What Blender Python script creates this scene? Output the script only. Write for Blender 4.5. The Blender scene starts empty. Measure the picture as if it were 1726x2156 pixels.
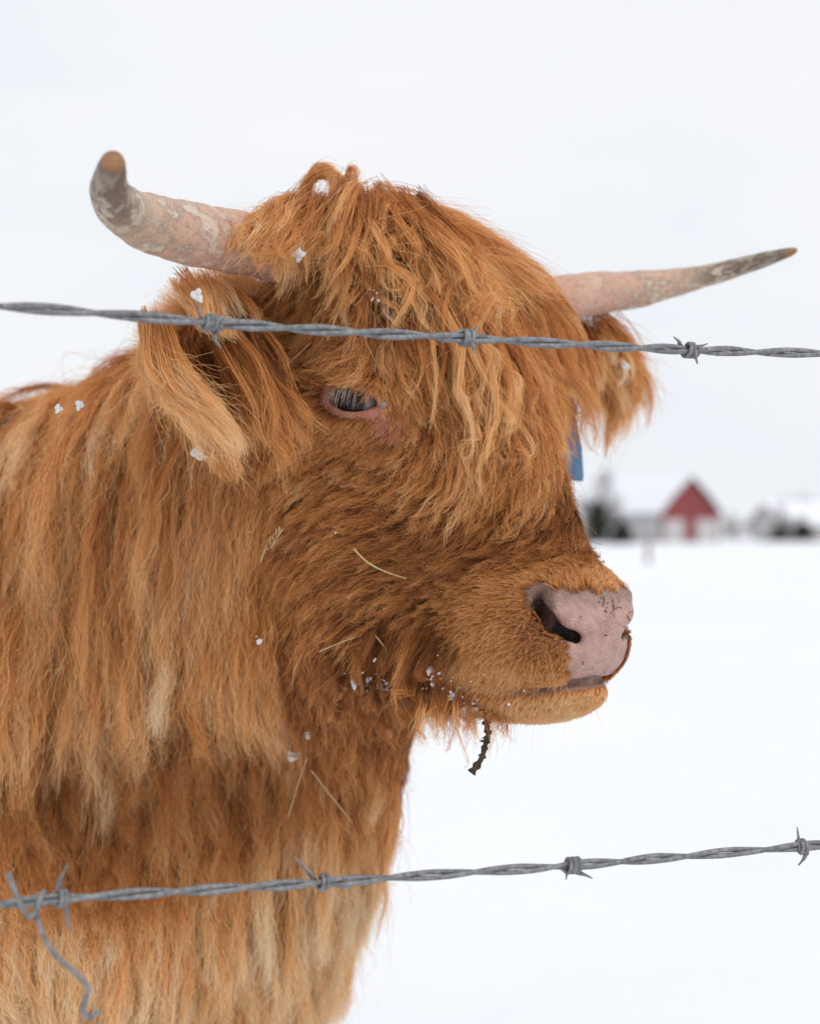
import bpy, bmesh, math, random, time
import numpy as np
from mathutils import Vector, Matrix, kdtree
T0 = time.time()
rng = np.random.default_rng(7)
random.seed(7)
scene = bpy.context.scene
COL = scene.collection
# ------------------------------------------------------------------ camera
CAMZ = 0.95
FV = 3236.0          # focal length measured on a 1726 px wide frame
UC, VH = 863.0, 1125.0   # column of the optical axis, row of the horizon
cam_d = bpy.data.cameras.new('camera')
cam = bpy.data.objects.new('camera', cam_d); COL.objects.link(cam)
cam.location = (0, 0, CAMZ); cam.rotation_euler = (math.radians(90), 0, 0)
cam_d.sensor_fit = 'HORIZONTAL'; cam_d.sensor_width = 36
cam_d.lens = 36 * FV / 1726
cam_d.shift_y = (VH - 1078.0) / 1726
cam_d.clip_start = 0.05; cam_d.clip_end = 6000
cam_d.dof.use_dof = True
cam_d.dof.focus_distance = 0.925
cam_d.dof.aperture_fstop = cam_d.lens / 10.0     # a 10 mm aperture
scene.camera = cam
# ------------------------------------------------------------------ sky, sun, exposure
SUN_EL, SUN_AZ = math.radians(48), math.radians(142)
world = bpy.data.worlds.new('World'); scene.world = world; world.use_nodes = True
nt = world.node_tree; nt.nodes.clear()
N = nt.nodes.new; Lk = nt.links.new
out = N('ShaderNodeOutputWorld')
sky = N('ShaderNodeTexSky'); sky.sky_type = 'NISHITA'; sky.sun_disc = False
sky.sun_elevation = SUN_EL; sky.sun_rotation = SUN_AZ
bg1 = N('ShaderNodeBackground'); bg1.inputs['Strength'].default_value = 0.08
Lk(sky.outputs[0], bg1.inputs[0])
tc = N('ShaderNodeTexCoord'); mp = N('ShaderNodeMapping'); mp.inputs['Scale'].default_value = (1, 1, 2.6)
nz = N('ShaderNodeTexNoise'); nz.inputs['Scale'].default_value = 2.3; nz.inputs['Detail'].default_value = 5; nz.inputs['Roughness'].default_value = 0.5
Lk(tc.outputs['Generated'], mp.inputs[0]); Lk(mp.outputs[0], nz.inputs[0])
cr = N('ShaderNodeValToRGB')
cr.color_ramp.elements[0].position = 0.3; cr.color_ramp.elements[0].color = (0.82, 0.87, 0.94, 1)
cr.color_ramp.elements[1].position = 0.68; cr.color_ramp.elements[1].color = (0.97, 0.975, 0.99, 1)
Lk(nz.outputs[0], cr.inputs[0])
bg2 = N('ShaderNodeBackground'); bg2.inputs['Strength'].default_value = 1.03
Lk(cr.outputs[0], bg2.inputs[0])
mx = N('ShaderNodeMixShader'); mx.inputs[0].default_value = 0.93
Lk(bg1.outputs[0], mx.inputs[1]); Lk(bg2.outputs[0], mx.inputs[2]); Lk(mx.outputs[0], out.inputs[0])
sun_d = bpy.data.lights.new('sun', 'SUN'); sun_d.energy = 1.15; sun_d.angle = math.radians(22); sun_d.color = (1, 0.96, 0.9)
sun = bpy.data.objects.new('sun', sun_d); COL.objects.link(sun)
_sd = Vector((math.sin(SUN_AZ) * math.cos(SUN_EL), math.cos(SUN_AZ) * math.cos(SUN_EL), math.sin(SUN_EL)))
sun.rotation_euler = _sd.to_track_quat('Z', 'Y').to_euler()
vs = scene.view_settings
vs.view_transform = 'Standard'; vs.look = 'None'; vs.exposure = 0.0; vs.gamma = 1.0
try: vs.use_curve_mapping = False
except Exception: pass
cy = scene.cycles
cy.max_bounces = 8; cy.diffuse_bounces = 4; cy.glossy_bounces = 3; cy.transmission_bounces = 6; cy.transparent_max_bounces = 8
cy.use_denoising = True
cy.caustics_reflective = False; cy.caustics_refractive = False
scene.cycles_curves.shape = 'RIBBONS'
scene.cycles_curves.subdivisions = 2

# ------------------------------------------------------------------ helpers
def V(u, v, D):                                    # a point seen at column u, row v, D metres into the scene
    return np.array((D * (u - UC) / FV, D, CAMZ + D * (VH - v) / FV))
HC = np.array((0.0, 1.05, CAMZ)); A = math.radians(45)
FWD = np.array((math.cos(A), -math.sin(A), 0)); RGT = np.array((-math.sin(A), -math.cos(A), 0)); UP = np.array((0., 0, 1))
def H2W(p):
    p = np.asarray(p, float); return HC + p[..., 0:1] * RGT + p[..., 1:2] * FWD + p[..., 2:3] * UP
def W2H(p):
    q = np.asarray(p, float) - HC; return np.stack([q @ RGT, q @ FWD, q @ UP], -1)
def mesh_obj(name, verts, faces, mat, parent=None, smooth=True):
    me = bpy.data.meshes.new(name)
    vv = np.asarray(verts, float)
    if parent is not None: vv = vv - np.array(parent_origin(parent))
    me.from_pydata(vv.tolist(), [], faces if isinstance(faces, list) else faces.tolist())
    if mat: me.materials.append(mat)
    if smooth: me.shade_smooth()
    me.update()
    o = bpy.data.objects.new(name, me); COL.objects.link(o)
    if parent is not None: o.parent = parent
    return o
def parent_origin(p):
    o = Vector((0, 0, 0))
    while p is not None: o = o + p.location; p = p.parent
    return o
def empty(name, loc, label, cat, group=None):
    o = bpy.data.objects.new(name, None); COL.objects.link(o); o.location = loc
    o.empty_display_size = 0.1
    return tag(o, label, cat, group)
def tag(o, label=None, cat=None, group=None, kind=None):
    if label: o['label'] = label
    if cat: o['category'] = cat
    if group: o['group'] = group
    if kind: o['kind'] = kind
    return o
def norm(a): return a / (np.linalg.norm(a, axis=-1, keepdims=True) + 1e-9)
def smoothstep(a, b, x):
    t = np.clip((x - a) / (b - a), 0, 1); return t * t * (3 - 2 * t)
def resample(pts, n):
    pts = np.asarray(pts, float); k = len(pts)
    t = np.linspace(0, k - 1, n); out_ = np.zeros((n, pts.shape[1]))
    for i, x in enumerate(t):
        j = min(int(x), k - 2); f = x - j
        p0 = pts[max(j - 1, 0)]; p1 = pts[j]; p2 = pts[j + 1]; p3 = pts[min(j + 2, k - 1)]
        out_[i] = 0.5 * ((2 * p1) + (-p0 + p2) * f + (2 * p0 - 5 * p1 + 4 * p2 - p3) * f * f + (-p0 + 3 * p1 - 3 * p2 + p3) * f ** 3)
    return out_
def tube(path, radii, sides=10, cap=True, ridge=None):
    """path (n,3), radii (n,) -> verts, faces of a swept tube with rotation-minimising frames"""
    path = np.asarray(path, float); n = len(path); radii = np.broadcast_to(np.asarray(radii, float), (n,))
    t = np.gradient(path, axis=0); t /= np.linalg.norm(t, axis=1)[:, None] + 1e-12
    a = np.array((0, 0, 1.)) if abs(t[0][2]) < 0.9 else np.array((1., 0, 0))
    nrm = np.cross(t[0], a); nrm /= np.linalg.norm(nrm)
    vs_, ang = [], np.arange(sides) * 2 * math.pi / sides
    for i in range(n):
        nrm = nrm - t[i] * (nrm @ t[i]); nrm /= np.linalg.norm(nrm) + 1e-12
        b = np.cross(t[i], nrm)
        r = radii[i] * (ridge(i, ang) if ridge else 1.0)
        vs_.append(path[i] + np.outer(np.cos(ang) * r, nrm) + np.outer(np.sin(ang) * r, b))
    vs_ = np.concatenate(vs_); f = []
    for i in range(n - 1):
        for j in range(sides):
            j2 = (j + 1) % sides
            f.append((i * sides + j, i * sides + j2, (i + 1) * sides + j2, (i + 1) * sides + j))
    if cap:
        f.append(tuple(range(sides - 1, -1, -1))); f.append(tuple((n - 1) * sides + j for j in range(sides)))
    return vs_, f
# ------------------------------------------------------------------ materials
def mat_new(name):
    m = bpy.data.materials.new(name); m.use_nodes = True
    t = m.node_tree; b = t.nodes['Principled BSDF']
    return m, t, b
def ramp(t, fac, stops):
    r = t.nodes.new('ShaderNodeValToRGB')
    e = r.color_ramp.elements
    while len(e) < len(stops): e.new(0.5)
    for k, (p, c) in enumerate(stops): e[k].position = p; e[k].color = (*c, 1)
    t.links.new(fac, r.inputs[0]); return r.outputs[0]
def noise(t, scale, detail=4, rough=0.55, vec=None, w=None):
    n = t.nodes.new('ShaderNodeTexNoise'); n.inputs['Scale'].default_value = scale; n.inputs['Detail'].default_value = detail; n.inputs['Roughness'].default_value = rough
    if vec is not None: t.links.new(vec, n.inputs[0])
    return n.outputs[0]
def coords(t, kind='Object', scale=None):
    c = t.nodes.new('ShaderNodeTexCoord').outputs[kind]
    if scale:
        m = t.nodes.new('ShaderNodeMapping'); m.inputs['Scale'].default_value = scale; t.links.new(c, m.inputs[0]); return m.outputs[0]
    return c
def bump(t, b, h, strength=0.3, dist=0.002):
    n = t.nodes.new('ShaderNodeBump'); n.inputs['Strength'].default_value = strength; n.inputs['Distance'].default_value = dist
    t.links.new(h, n.inputs['Height']); t.links.new(n.outputs[0], b.inputs['Normal'])
def mixc(t, f, a, b, mode='MIX'):
    m = t.nodes.new('ShaderNodeMix'); m.data_type = 'RGBA'; m.blend_type = mode
    for k, x in ((0, f), (6, a), (7, b)):
        if isinstance(x, (int, float)): m.inputs[k].default_value = x
        elif isinstance(x, tuple): m.inputs[k].default_value = (*x, 1)
        else: t.links.new(x, m.inputs[k])
    return m.outputs[2]
def flat_mat(name, stops, scale=8, rough=0.8, detail=5, bmp=0.0, bd=0.01, metal=0.0, spec=0.3):
    m, t, b = mat_new(name)
    n = noise(t, scale, detail, 0.6, coords(t))
    t.links.new(ramp(t, n, stops), b.inputs['Base Color'])
    b.inputs['Roughness'].default_value = rough; b.inputs['Metallic'].default_value = metal
    b.inputs['Specular IOR Level'].default_value = spec
    if bmp: bump(t, b, n, bmp, bd)
    return m
M = {}
def _zinc():
    m = flat_mat('weathered_zinc', [(0.3, (0.12, 0.12, 0.12)), (0.5, (0.21, 0.215, 0.22)), (0.72, (0.32, 0.325, 0.33))], 260, 0.62, 6, 0.5, 0.0006, 0.35)
    t = m.node_tree; b = t.nodes['Principled BSDF']; src = b.inputs['Base Color'].links[0].from_socket
    rust = ramp(t, noise(t, 38, 6, 0.75, coords(t)), [(0.58, (0, 0, 0)), (0.72, (0.75, 0.75, 0.75))])
    pale = ramp(t, noise(t, 900, 2, 0.5, coords(t)), [(0.62, (0, 0, 0)), (0.70, (0.6, 0.6, 0.6))])
    t.links.new(mixc(t, pale, mixc(t, rust, src, (0.13, 0.085, 0.058)), (0.42, 0.42, 0.42)), b.inputs['Base Color']); return m
M['zinc'] = _zinc()
# ------------------------------------------------------------------ the calf's body as one smooth field (l: its right, s: forward, h: above the camera)
def sd_ell(p, c, r):
    q = (p - np.asarray(c, np.float32)); r = np.asarray(r, np.float32)
    k0 = np.sqrt(((q / r) ** 2).sum(-1)); k1 = np.sqrt(((q / (r * r)) ** 2).sum(-1)) + 1e-9
    return k0 * (k0 - 1) / k1
def sd_cone(p, a, b, ra, rb, sx=1.0):
    a = np.asarray(a, np.float32); b = np.asarray(b, np.float32)
    S = np.array((1 / sx, 1, 1), np.float32); q = (p - a) * S; d = (b - a) * S
    t = np.clip((q @ d) / (d @ d), 0, 1)
    return np.sqrt(((q - t[..., None] * d) ** 2).sum(-1)) - (ra + (rb - ra) * t)
PR = []      # (kind, args, k, bbox)
def ell(c, r, k=0.02):
    c = np.array(c, float); r = np.array(r, float)
    PR.append(('u', sd_ell, (c, r), k, c - r, c + r))
def cone(a, b, ra, rb, k=0.02, sx=1.0):
    a = np.array(a, float); b = np.array(b, float); R = max(ra, rb) * np.array((max(sx, 1), 1, 1))
    PR.append(('u', sd_cone, (a, b, ra, rb, sx), k, np.minimum(a, b) - R, np.maximum(a, b) + R))
def carve(a, b, ra, rb, k=0.004):
    a = np.array(a, float); b = np.array(b, float); R = max(ra, rb)
    PR.append(('s', sd_cone, (a, b, ra, rb, 1.0), k, np.minimum(a, b) - R, np.maximum(a, b) + R))
def sym(fn, *args):
    for sg in (1, -1):
        a2 = [(x[0] * sg, x[1], x[2]) if isinstance(x, tuple) else x for x in args]
        fn(*a2)
# body axis in head coordinates
B0 = np.array((0.028, -0.354, 0.0)); BF = np.array((-0.2546, 0.961, 0.0)); BF = BF / np.linalg.norm(BF); BR = np.array((BF[1], -BF[0], 0.0))
def BP(a, lat, h): return tuple(B0 + BF * a + BR * lat + np.array((0, 0, h)))
# trunk
cone(BP(-0.05, 0, -0.16), BP(-0.80, 0, -0.16), 0.205, 0.215, 0.08)
ell(BP(0.02, 0, -0.17), (0.185, 0.20, 0.235), 0.08)
cone(BP(-0.06, 0, -0.055), BP(-0.85, 0, -0.03), 0.075, 0.085, 0.08)
ell(BP(-0.86, 0, -0.13), (0.19, 0.19, 0.20), 0.06)
ell(BP(0.06, 0.10, -0.25), (0.09, 0.12, 0.19), 0.06); ell(BP(0.06, -0.10, -0.25), (0.09, 0.12, 0.19), 0.06)
ell(BP(0.08, 0, -0.31), (0.11, 0.10, 0.11), 0.06)
# neck
cone((0, -0.045, 0.10), BP(-0.02, 0, -0.06), 0.085, 0.13, 0.05)
cone((0, -0.05, -0.0), BP(0.06, 0, -0.17), 0.08, 0.165, 0.05)
cone((0, -0.055, -0.06), (0, -0.215, -0.30), 0.052, 0.090, 0.05)
# legs
for lat in (0.105, -0.105):
    for a, b, ra, rb in (((0.04, -0.34), (0.0, -0.56), 0.075, 0.045), ((0.0, -0.56), (0.02, -0.66), 0.043, 0.040), ((0.02, -0.66), (0.015, -0.85), 0.030, 0.029), ((0.015, -0.85), (0.035, -0.91), 0.033, 0.040)):
        cone(BP(a[0], lat, a[1]), BP(b[0], lat, b[1]), ra, rb, 0.03)
    for a, b, ra, rb in (((-0.86, -0.22), (-0.76, -0.46), 0.125, 0.070), ((-0.76, -0.46), (-0.93, -0.62), 0.066, 0.042), ((-0.93, -0.62), (-0.90, -0.85), 0.036, 0.031), ((-0.90, -0.85), (-0.87, -0.91), 0.034, 0.040)):
        cone(BP(a[0], lat, a[1]), BP(b[0], lat, b[1]), ra, rb, 0.03)
cone(BP(-1.04, 0, 0.0), BP(-1.09, 0, -0.45), 0.03, 0.016, 0.03)
# skull
ell((0, -0.03, 0.105), (0.088, 0.075, 0.075), 0.02)
ell((0, -0.012, 0.172), (0.085, 0.042, 0.034), 0.025)
ell((0, 0.018, 0.115), (0.082, 0.058, 0.075), 0.025)
sym(ell, (0.062, 0.018, 0.085), (0.034, 0.038, 0.034), 0.02)
cone((0, 0.033, 0.085), (0, 0.100, -0.030), 0.056, 0.041, 0.02, 1.12)
sym(ell, (0.040, -0.015, -0.02), (0.040, 0.062, 0.080), 0.03)
sym(cone, (0.030, -0.01, -0.070), (0.014, 0.09, -0.090), 0.034, 0.022, 0.02)
cone((0, 0.03, -0.04), (0, 0.10, -0.055), 0.05, 0.044, 0.025)
# muzzle and lips
ell((0, 0.102, -0.056), (0.049, 0.056, 0.039), 0.015)
sym(ell, (0.026, 0.130, -0.048), (0.026, 0.030, 0.027), 0.014)
sym(ell, (0.024, 0.124, -0.068), (0.026, 0.034, 0.022), 0.012)
ell((0, 0.134, -0.056), (0.034, 0.032, 0.034), 0.014)
sym(ell, (0.017, 0.136, -0.071), (0.022, 0.027, 0.021), 0.010)
ell((0, 0.137, -0.073), (0.027, 0.026, 0.0195), 0.010)
NPRE_CHIN = len(PR)
ell((0, 0.1065, -0.0958), (0.038, 0.0535, 0.0215), 0.005)
def eval_sdf(p, prims=None):
    p = np.asarray(p, np.float32); d = np.full(p.shape[:-1], 1.0, np.float32)
    for kind, fn, args, k, lo, hi in (prims or PR):
        e = fn(p, *args)
        if kind == 'u':
            h = np.clip(0.5 + 0.5 * (d - e) / k, 0, 1); d = d + (e - d) * h - k * h * (1 - h)
        else:
            e = -e; h = np.clip(0.5 - 0.5 * (d - e) / k, 0, 1); d = d + (e - d) * h + k * h * (1 - h)
    return d
CAMH = W2H(np.array((0, 0, CAMZ)))
def ray(u, v):
    d = V(u, v, 1.0) - np.array((0, 0, CAMZ)); d /= np.linalg.norm(d); return np.array((d @ RGT, d @ FWD, d @ UP))
def hit(u, v, prims=None):
    """where the line of sight through (u, v) meets the skin; None when it misses"""
    r = ray(u, v); t = 0.7
    for _ in range(90):
        d = float(eval_sdf((CAMH + r * t)[None], prims)[0])
        if d < 4e-4: break
        t += max(d * 0.8, 3e-4)
        if t > 2.2: return None
    return CAMH + r * t
def grad(p, prims=None):
    p = np.asarray(p, float); e = 1e-3
    g = np.array([eval_sdf((p + o)[None], prims)[0] - eval_sdf((p - o)[None], prims)[0] for o in np.eye(3) * e])
    return g / (np.linalg.norm(g) + 1e-9)
# folds of chest and upper foreleg, and the hollow between them and the hanging neck
for (u0, v0, u1, v1, inn, ra, rb) in ((560, 1980, 540, 2230, 0.050, 0.075, 0.085), (615, 1960, 585, 2200, 0.050, 0.055, 0.060), (90, 1960, 90, 2230, 0.055, 0.085, 0.085)):
    p0, p1 = hit(u0, v0), hit(u1, v1)
    if p0 is None or p1 is None: print("fold misses", u0); continue
    n0_ = grad(p0); cone(p0 - n0_ * inn, p1 - n0_ * inn, ra, rb, 0.03)
h0, h1 = hit(190, 1720), hit(470, 1680); n0_, n1_ = grad(h0), grad(h1)
carve(h0 + n0_ * 0.018, h1 + n1_ * 0.024, 0.095, 0.088, 0.04)
# nostrils: a comma that starts high behind the nose leather and opens downwards and forward
def mirror(p): return np.array((-p[0], p[1], p[2]))
nos = [hit(u, v) for u, v in ((1141, 1252), (1148, 1283), (1172, 1310), (1213, 1332))]
nrm_n = grad(nos[2])
for (a, b, ra, rb, da, db) in ((nos[0], nos[1], 0.0034, 0.0062, 0.001, 0.003), (nos[1], nos[2], 0.0062, 0.0088, 0.003, 0.006), (nos[2], nos[3], 0.0088, 0.0072, 0.006, 0.006)):
    a2, b2 = a - nrm_n * da, b - nrm_n * db
    carve(a2, b2, ra, rb); carve(mirror(a2), mirror(b2), ra, rb)
inner = nos[2] - nrm_n * 0.006; deep = inner - nrm_n * 0.016 + np.array((-0.004, -0.02, 0.004)); carve(inner, deep, 0.0085, 0.006); carve(mirror(inner), mirror(deep), 0.0085, 0.006)
NPRE_NOS = NPRE_CHIN
# raised rim of nose leather above the nostril
rim = [hit(u, v, PR[:NPRE_CHIN]) for u, v in ((1165, 1262), (1200, 1297), (1240, 1322))]
for a, b in zip(rim[:-1], rim[1:]):
    for f in (lambda q: q, mirror):
        cone(f(a) - 0.002 * f(nrm_n), f(b) - 0.002 * f(nrm_n), 0.0055, 0.0055, 0.006)
# mouth slit
mou = [hit(u, v) for u, v in ((985, 1437), (1060, 1452), (1130, 1450), (1190, 1442), (1250, 1436), (1285, 1430))]
mou = [m for m in mou if m is not None]
mou_c = [np.array((0.0, mou[-1][1] + 0.004, mou[-1][2]))]
for a, b in zip(mou[:-1], mou[1:]):
    na = grad(a, PR[:NPRE_CHIN]); carve(a - na * 0.001, b - na * 0.001, 0.0024, 0.0024, 0.0015); carve(mirror(a - na * 0.001), mirror(b - na * 0.001), 0.0024, 0.0024, 0.0015)
# eyes
EYE_R = 0.0165
ep = hit(733, 840, PR[:NPRE_CHIN]); en = grad(ep, PR[:NPRE_CHIN])
EYE = ep - en * (EYE_R - 0.0035)
medial = hit(790, 856, PR[:NPRE_CHIN]) - hit(680, 840, PR[:NPRE_CHIN])
ex = medial - en * (medial @ en); ex /= np.linalg.norm(ex); ey = np.cross(en, ex); ey = ey if ey[2] > 0 else -ey
def eye_frame(p, sg):
    q = np.array(p, float).copy(); q[..., 0] *= sg; q = q - EYE
    return q @ ex, q @ ey, q @ en
def eye_sdf(p, d):
    for sg in (1, -1):
        x, y, z = eye_frame(p, sg)
        near = (x * x + y * y + z * z) < 0.05 ** 2
        if not near.any(): continue
        X, Y, Z, D = x[near], y[near], z[near], d[near]
        R = np.sqrt(X * X + Y * Y + Z * Z)
        # heavy upper lid and thinner lower lid over the ball
        lid = R - (EYE_R + 0.0030)
        fold = np.sqrt((R - EYE_R - 0.003) ** 2 + (Y - 0.0118 + 14 * X * X) ** 2) - 0.0024
        k = 0.006; h = np.clip(0.5 + 0.5 * (D - lid) / k, 0, 1); D = D + (lid - D) * h - k * h * (1 - h)
        k = 0.004; h = np.clip(0.5 + 0.5 * (D - fold) / k, 0, 1); D = D + (fold - D) * h - k * h * (1 - h)
        # almond slit, drawn out to the inner corner
        w = np.clip(1 - ((X - 0.0015) / 0.0165) ** 2, 0, 1)
        up, dn = 0.0066 * w ** 0.8, -0.0066 * w ** 0.9 - 0.0010
        slit = np.maximum(np.maximum(Y - up, dn - Y), np.abs(X - 0.0015) - 0.0165)
        slit = np.maximum(slit, -(Z - 0.002))
        k = 0.0016; e = -slit; h = np.clip(0.5 - 0.5 * (D - e) / k, 0, 1); D = D + (e - D) * h + k * h * (1 - h)
        d[near] = D
    return d
def rect_axis(lo, hi, flo, fhi, fine, coarse):
    a = np.arange(flo, fhi + fine / 2, fine)
    left, x, st = [], flo, fine
    while x > lo: st = min(st * 1.25, coarse); x -= st; left.append(x)
    right, x, st = [], a[-1], fine
    while x < hi: st = min(st * 1.25, coarse); x += st; right.append(x)
    return np.array(left[::-1] + a.tolist() + right, np.float32)
AX = (rect_axis(-0.42, 0.62, -0.115, 0.115, 0.0022, 0.014), rect_axis(-1.55, 0.21, -0.09, 0.185, 0.0022, 0.014), rect_axis(-0.97, 0.215, -0.135, 0.205, 0.0022, 0.014))
def build_grid():
    nx, ny, nz_ = map(len, AX); F = np.full((nx, ny, nz_), 0.12, np.float32)
    for kind, fn, args, k, lo, hi in PR:
        mg = k + 0.03 if kind == 'u' else k + 0.01
        ix = [slice(max(np.searchsorted(AX[c], lo[c] - mg) - 1, 0), np.searchsorted(AX[c], hi[c] + mg) + 1) for c in range(3)]
        P = np.stack(np.meshgrid(AX[0][ix[0]], AX[1][ix[1]], AX[2][ix[2]], indexing='ij'), -1)
        d = F[tuple(ix)]; e = fn(P, *args)
        if kind == 'u':
            h = np.clip(0.5 + 0.5 * (d - e) / k, 0, 1); F[tuple(ix)] = d + (e - d) * h - k * h * (1 - h)
        else:
            e = -e; h = np.clip(0.5 - 0.5 * (d - e) / k, 0, 1); F[tuple(ix)] = d + (e - d) * h + k * h * (1 - h)
    for sg in (1, -1):
        c = EYE * np.array((sg, 1, 1))
        ix = tuple(slice(np.searchsorted(AX[i], c[i] - 0.05), np.searchsorted(AX[i], c[i] + 0.05)) for i in range(3))
        P = np.stack(np.meshgrid(AX[0][ix[0]], AX[1][ix[1]], AX[2][ix[2]], indexing='ij'), -1)
        F[ix] = eye_sdf(P, F[ix].copy())
    return F
GRID = build_grid()
def sample(p):
    """trilinear look-up of the field"""
    p = np.asarray(p, np.float32); i, f = [], []
    for c in range(3):
        k = np.clip(np.searchsorted(AX[c], p[:, c]) - 1, 0, len(AX[c]) - 2)
        i.append(k); f.append(np.clip((p[:, c] - AX[c][k]) / (AX[c][k + 1] - AX[c][k]), 0, 1))
    r = 0
    for a in (0, 1):
        for b in (0, 1):
            for c in (0, 1):
                w = (f[0] if a else 1 - f[0]) * (f[1] if b else 1 - f[1]) * (f[2] if c else 1 - f[2])
                r = r + w * GRID[i[0] + a, i[1] + b, i[2] + c]
    return r
def sgrad(p, e=0.004):
    g = np.stack([sample(p + o) - sample(p - o) for o in np.eye(3, dtype=np.float32) * e], -1)
    return g / (np.linalg.norm(g, axis=1)[:, None] + 1e-9)
_RT = np.linspace(0.68, 1.95, 760)
def hit(u, v, prims=None):
    r = ray(u, v); d = sample(CAMH + np.outer(_RT, r)); k = np.argmax(d < 0)
    if d[k] >= 0: return None
    t = _RT[k - 1] + (_RT[k] - _RT[k - 1]) * d[k - 1] / (d[k - 1] - d[k]); return CAMH + r * t
def grad(p, prims=None): return sgrad(np.asarray(p, float)[None], 0.003)[0]
def surface_nets(F):
    S = F < 0
    def cube(a): return [a[x:a.shape[0] - 1 + x, y:a.shape[1] - 1 + y, z:a.shape[2] - 1 + z] for x in (0, 1) for y in (0, 1) for z in (0, 1)]
    cs = cube(S); cnt = sum(c.astype(np.int8) for c in cs); act = (cnt > 0) & (cnt < 8)
    idx = np.argwhere(act); n = len(idx); vid = np.full(act.shape, -1, np.int32); vid[tuple(idx.T)] = np.arange(n)
    corner = np.array([(x, y, z) for x in (0, 1) for y in (0, 1) for z in (0, 1)])
    cv = np.stack([F[tuple((idx + c).T)] for c in corner], 1)
    cp = np.stack([np.stack([AX[k][(idx + c)[:, k]] for k in range(3)], -1) for c in corner], 1)
    acc = np.zeros((n, 3)); w = np.zeros(n)
    for i in range(8):
        for j in range(i + 1, 8):
            if np.abs(corner[i] - corner[j]).sum() != 1: continue
            a, b = cv[:, i], cv[:, j]; m = (a < 0) != (b < 0); t = np.where(m, a / np.where(m, a - b, 1), 0)
            acc += np.where(m[:, None], cp[:, i] + (cp[:, j] - cp[:, i]) * t[:, None], 0); w += m
    verts = acc / w[:, None]; quads = []
    for ax in range(3):
        o = [0, 0, 0]; o[ax] = 1
        a = S[:S.shape[0] - o[0], :S.shape[1] - o[1], :S.shape[2] - o[2]]; b = S[o[0]:, o[1]:, o[2]:]
        e = np.argwhere(a != b); u_, v_ = [k for k in range(3) if k != ax]
        ok = (e[:, u_] > 0) & (e[:, v_] > 0) & (e[:, u_] < act.shape[u_]) & (e[:, v_] < act.shape[v_]); e = e[ok]
        du = np.zeros(3, int); du[u_] = 1; dv = np.zeros(3, int); dv[v_] = 1
        q = np.stack([vid[tuple((e - d).T)] for d in (du * 0, du, du + dv, dv)], 1)
        flip = a[tuple(e.T)] ^ (ax == 1)
        q[flip] = q[flip][:, ::-1]; quads.append(q)
    return verts, np.concatenate(quads)
BV, BQ = surface_nets(GRID)
# snap to the true surface
for _ in range(2): BV = BV - sgrad(BV, 0.002) * np.clip(sample(BV), -0.004, 0.004)[:, None]
print('body mesh', len(BV), len(BQ), round(time.time() - T0, 1))
ROOT = H2W(np.array(BP(-0.4, 0, 0))); ROOT[2] = 0
calf = empty('highland_calf', tuple(ROOT), 'shaggy ginger long-haired calf with horns standing behind barbed wire', 'calf')
#HAIRPART
# ------------------------------------------------------------------ snow field
m, t, b = mat_new('snow'); M['snow'] = m
n1 = noise(t, 0.35, 6, 0.55, coords(t)); n2 = noise(t, 60, 4, 0.6, coords(t))
t.links.new(ramp(t, n1, [(0.3, (0.82, 0.845, 0.89)), (0.7, (0.87, 0.885, 0.915))]), b.inputs['Base Color']); b.inputs['Roughness'].default_value = 0.7
ad = t.nodes.new('ShaderNodeMath'); ad.operation = 'MULTIPLY_ADD'; t.links.new(n2, ad.inputs[0]); ad.inputs[1].default_value = 0.05; t.links.new(n1, ad.inputs[2]); bump(t, b, ad.outputs[0], 0.35, 0.3)
xs = np.concatenate([-np.geomspace(3000, 4, 26), np.linspace(-3.6, 3.6, 37), np.geomspace(4, 3000, 26)]); ys = np.concatenate([-np.geomspace(800, 2, 16), np.linspace(-1.8, 8, 50), np.geomspace(8.5, 5000, 60)])
gx, gy = np.meshgrid(xs, ys, indexing='ij'); gz = 0.025 * np.sin(gx * 1.3 + 0.5) * np.sin(gy * 0.9) + 0.02 * np.sin(gx * 0.37 + gy * 0.51) + 0.01 * np.sin(gx * 3.1 - gy * 2.2); gz *= smoothstep(400, 30, np.hypot(gx, gy)); gz -= 0.03
nx_, ny_ = gx.shape; vv = np.stack([gx, gy, gz], -1).reshape(-1, 3); f = [(i * ny_ + j, (i + 1) * ny_ + j, (i + 1) * ny_ + j + 1, i * ny_ + j + 1) for i in range(nx_ - 1) for j in range(ny_ - 1)]
tag(mesh_obj('snow_ground', vv, f, M['snow']), 'smooth snow covered field reaching to the trees', 'ground', kind='structure')
# ------------------------------------------------------------------ red barn and other far things
M['barn_red'] = flat_mat('faded_red_boards', [(0.3, (0.20, 0.045, 0.047)), (0.7, (0.28, 0.072, 0.072))], 0.8, 0.85)
M['white_wood'] = flat_mat('white_painted_wood', [(0.3, (0.46, 0.43, 0.43)), (0.7, (0.58, 0.55, 0.55))], 1.5, 0.8)
M['grey_wood'] = flat_mat('grey_boards', [(0.3, (0.40, 0.39, 0.39)), (0.7, (0.54, 0.53, 0.53))], 1.5, 0.85)
M['roof_dark'] = flat_mat('dark_roof_edge', [(0.3, (0.06, 0.055, 0.055)), (0.7, (0.11, 0.10, 0.10))], 2, 0.8)
M['glass_dark'] = flat_mat('window_glass', [(0.3, (0.03, 0.035, 0.04)), (0.7, (0.05, 0.055, 0.06))], 2, 0.1, spec=0.6)
def local_frame(u, D, yaw):
    o = V(u, VH, D); o[2] = -0.03; c, s_ = math.cos(yaw), math.sin(yaw); Rm = np.array(((c, -s_, 0), (s_, c, 0), (0, 0, 1.0)))
    return o, (lambda p: np.asarray(p, float) @ Rm.T + o)
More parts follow.
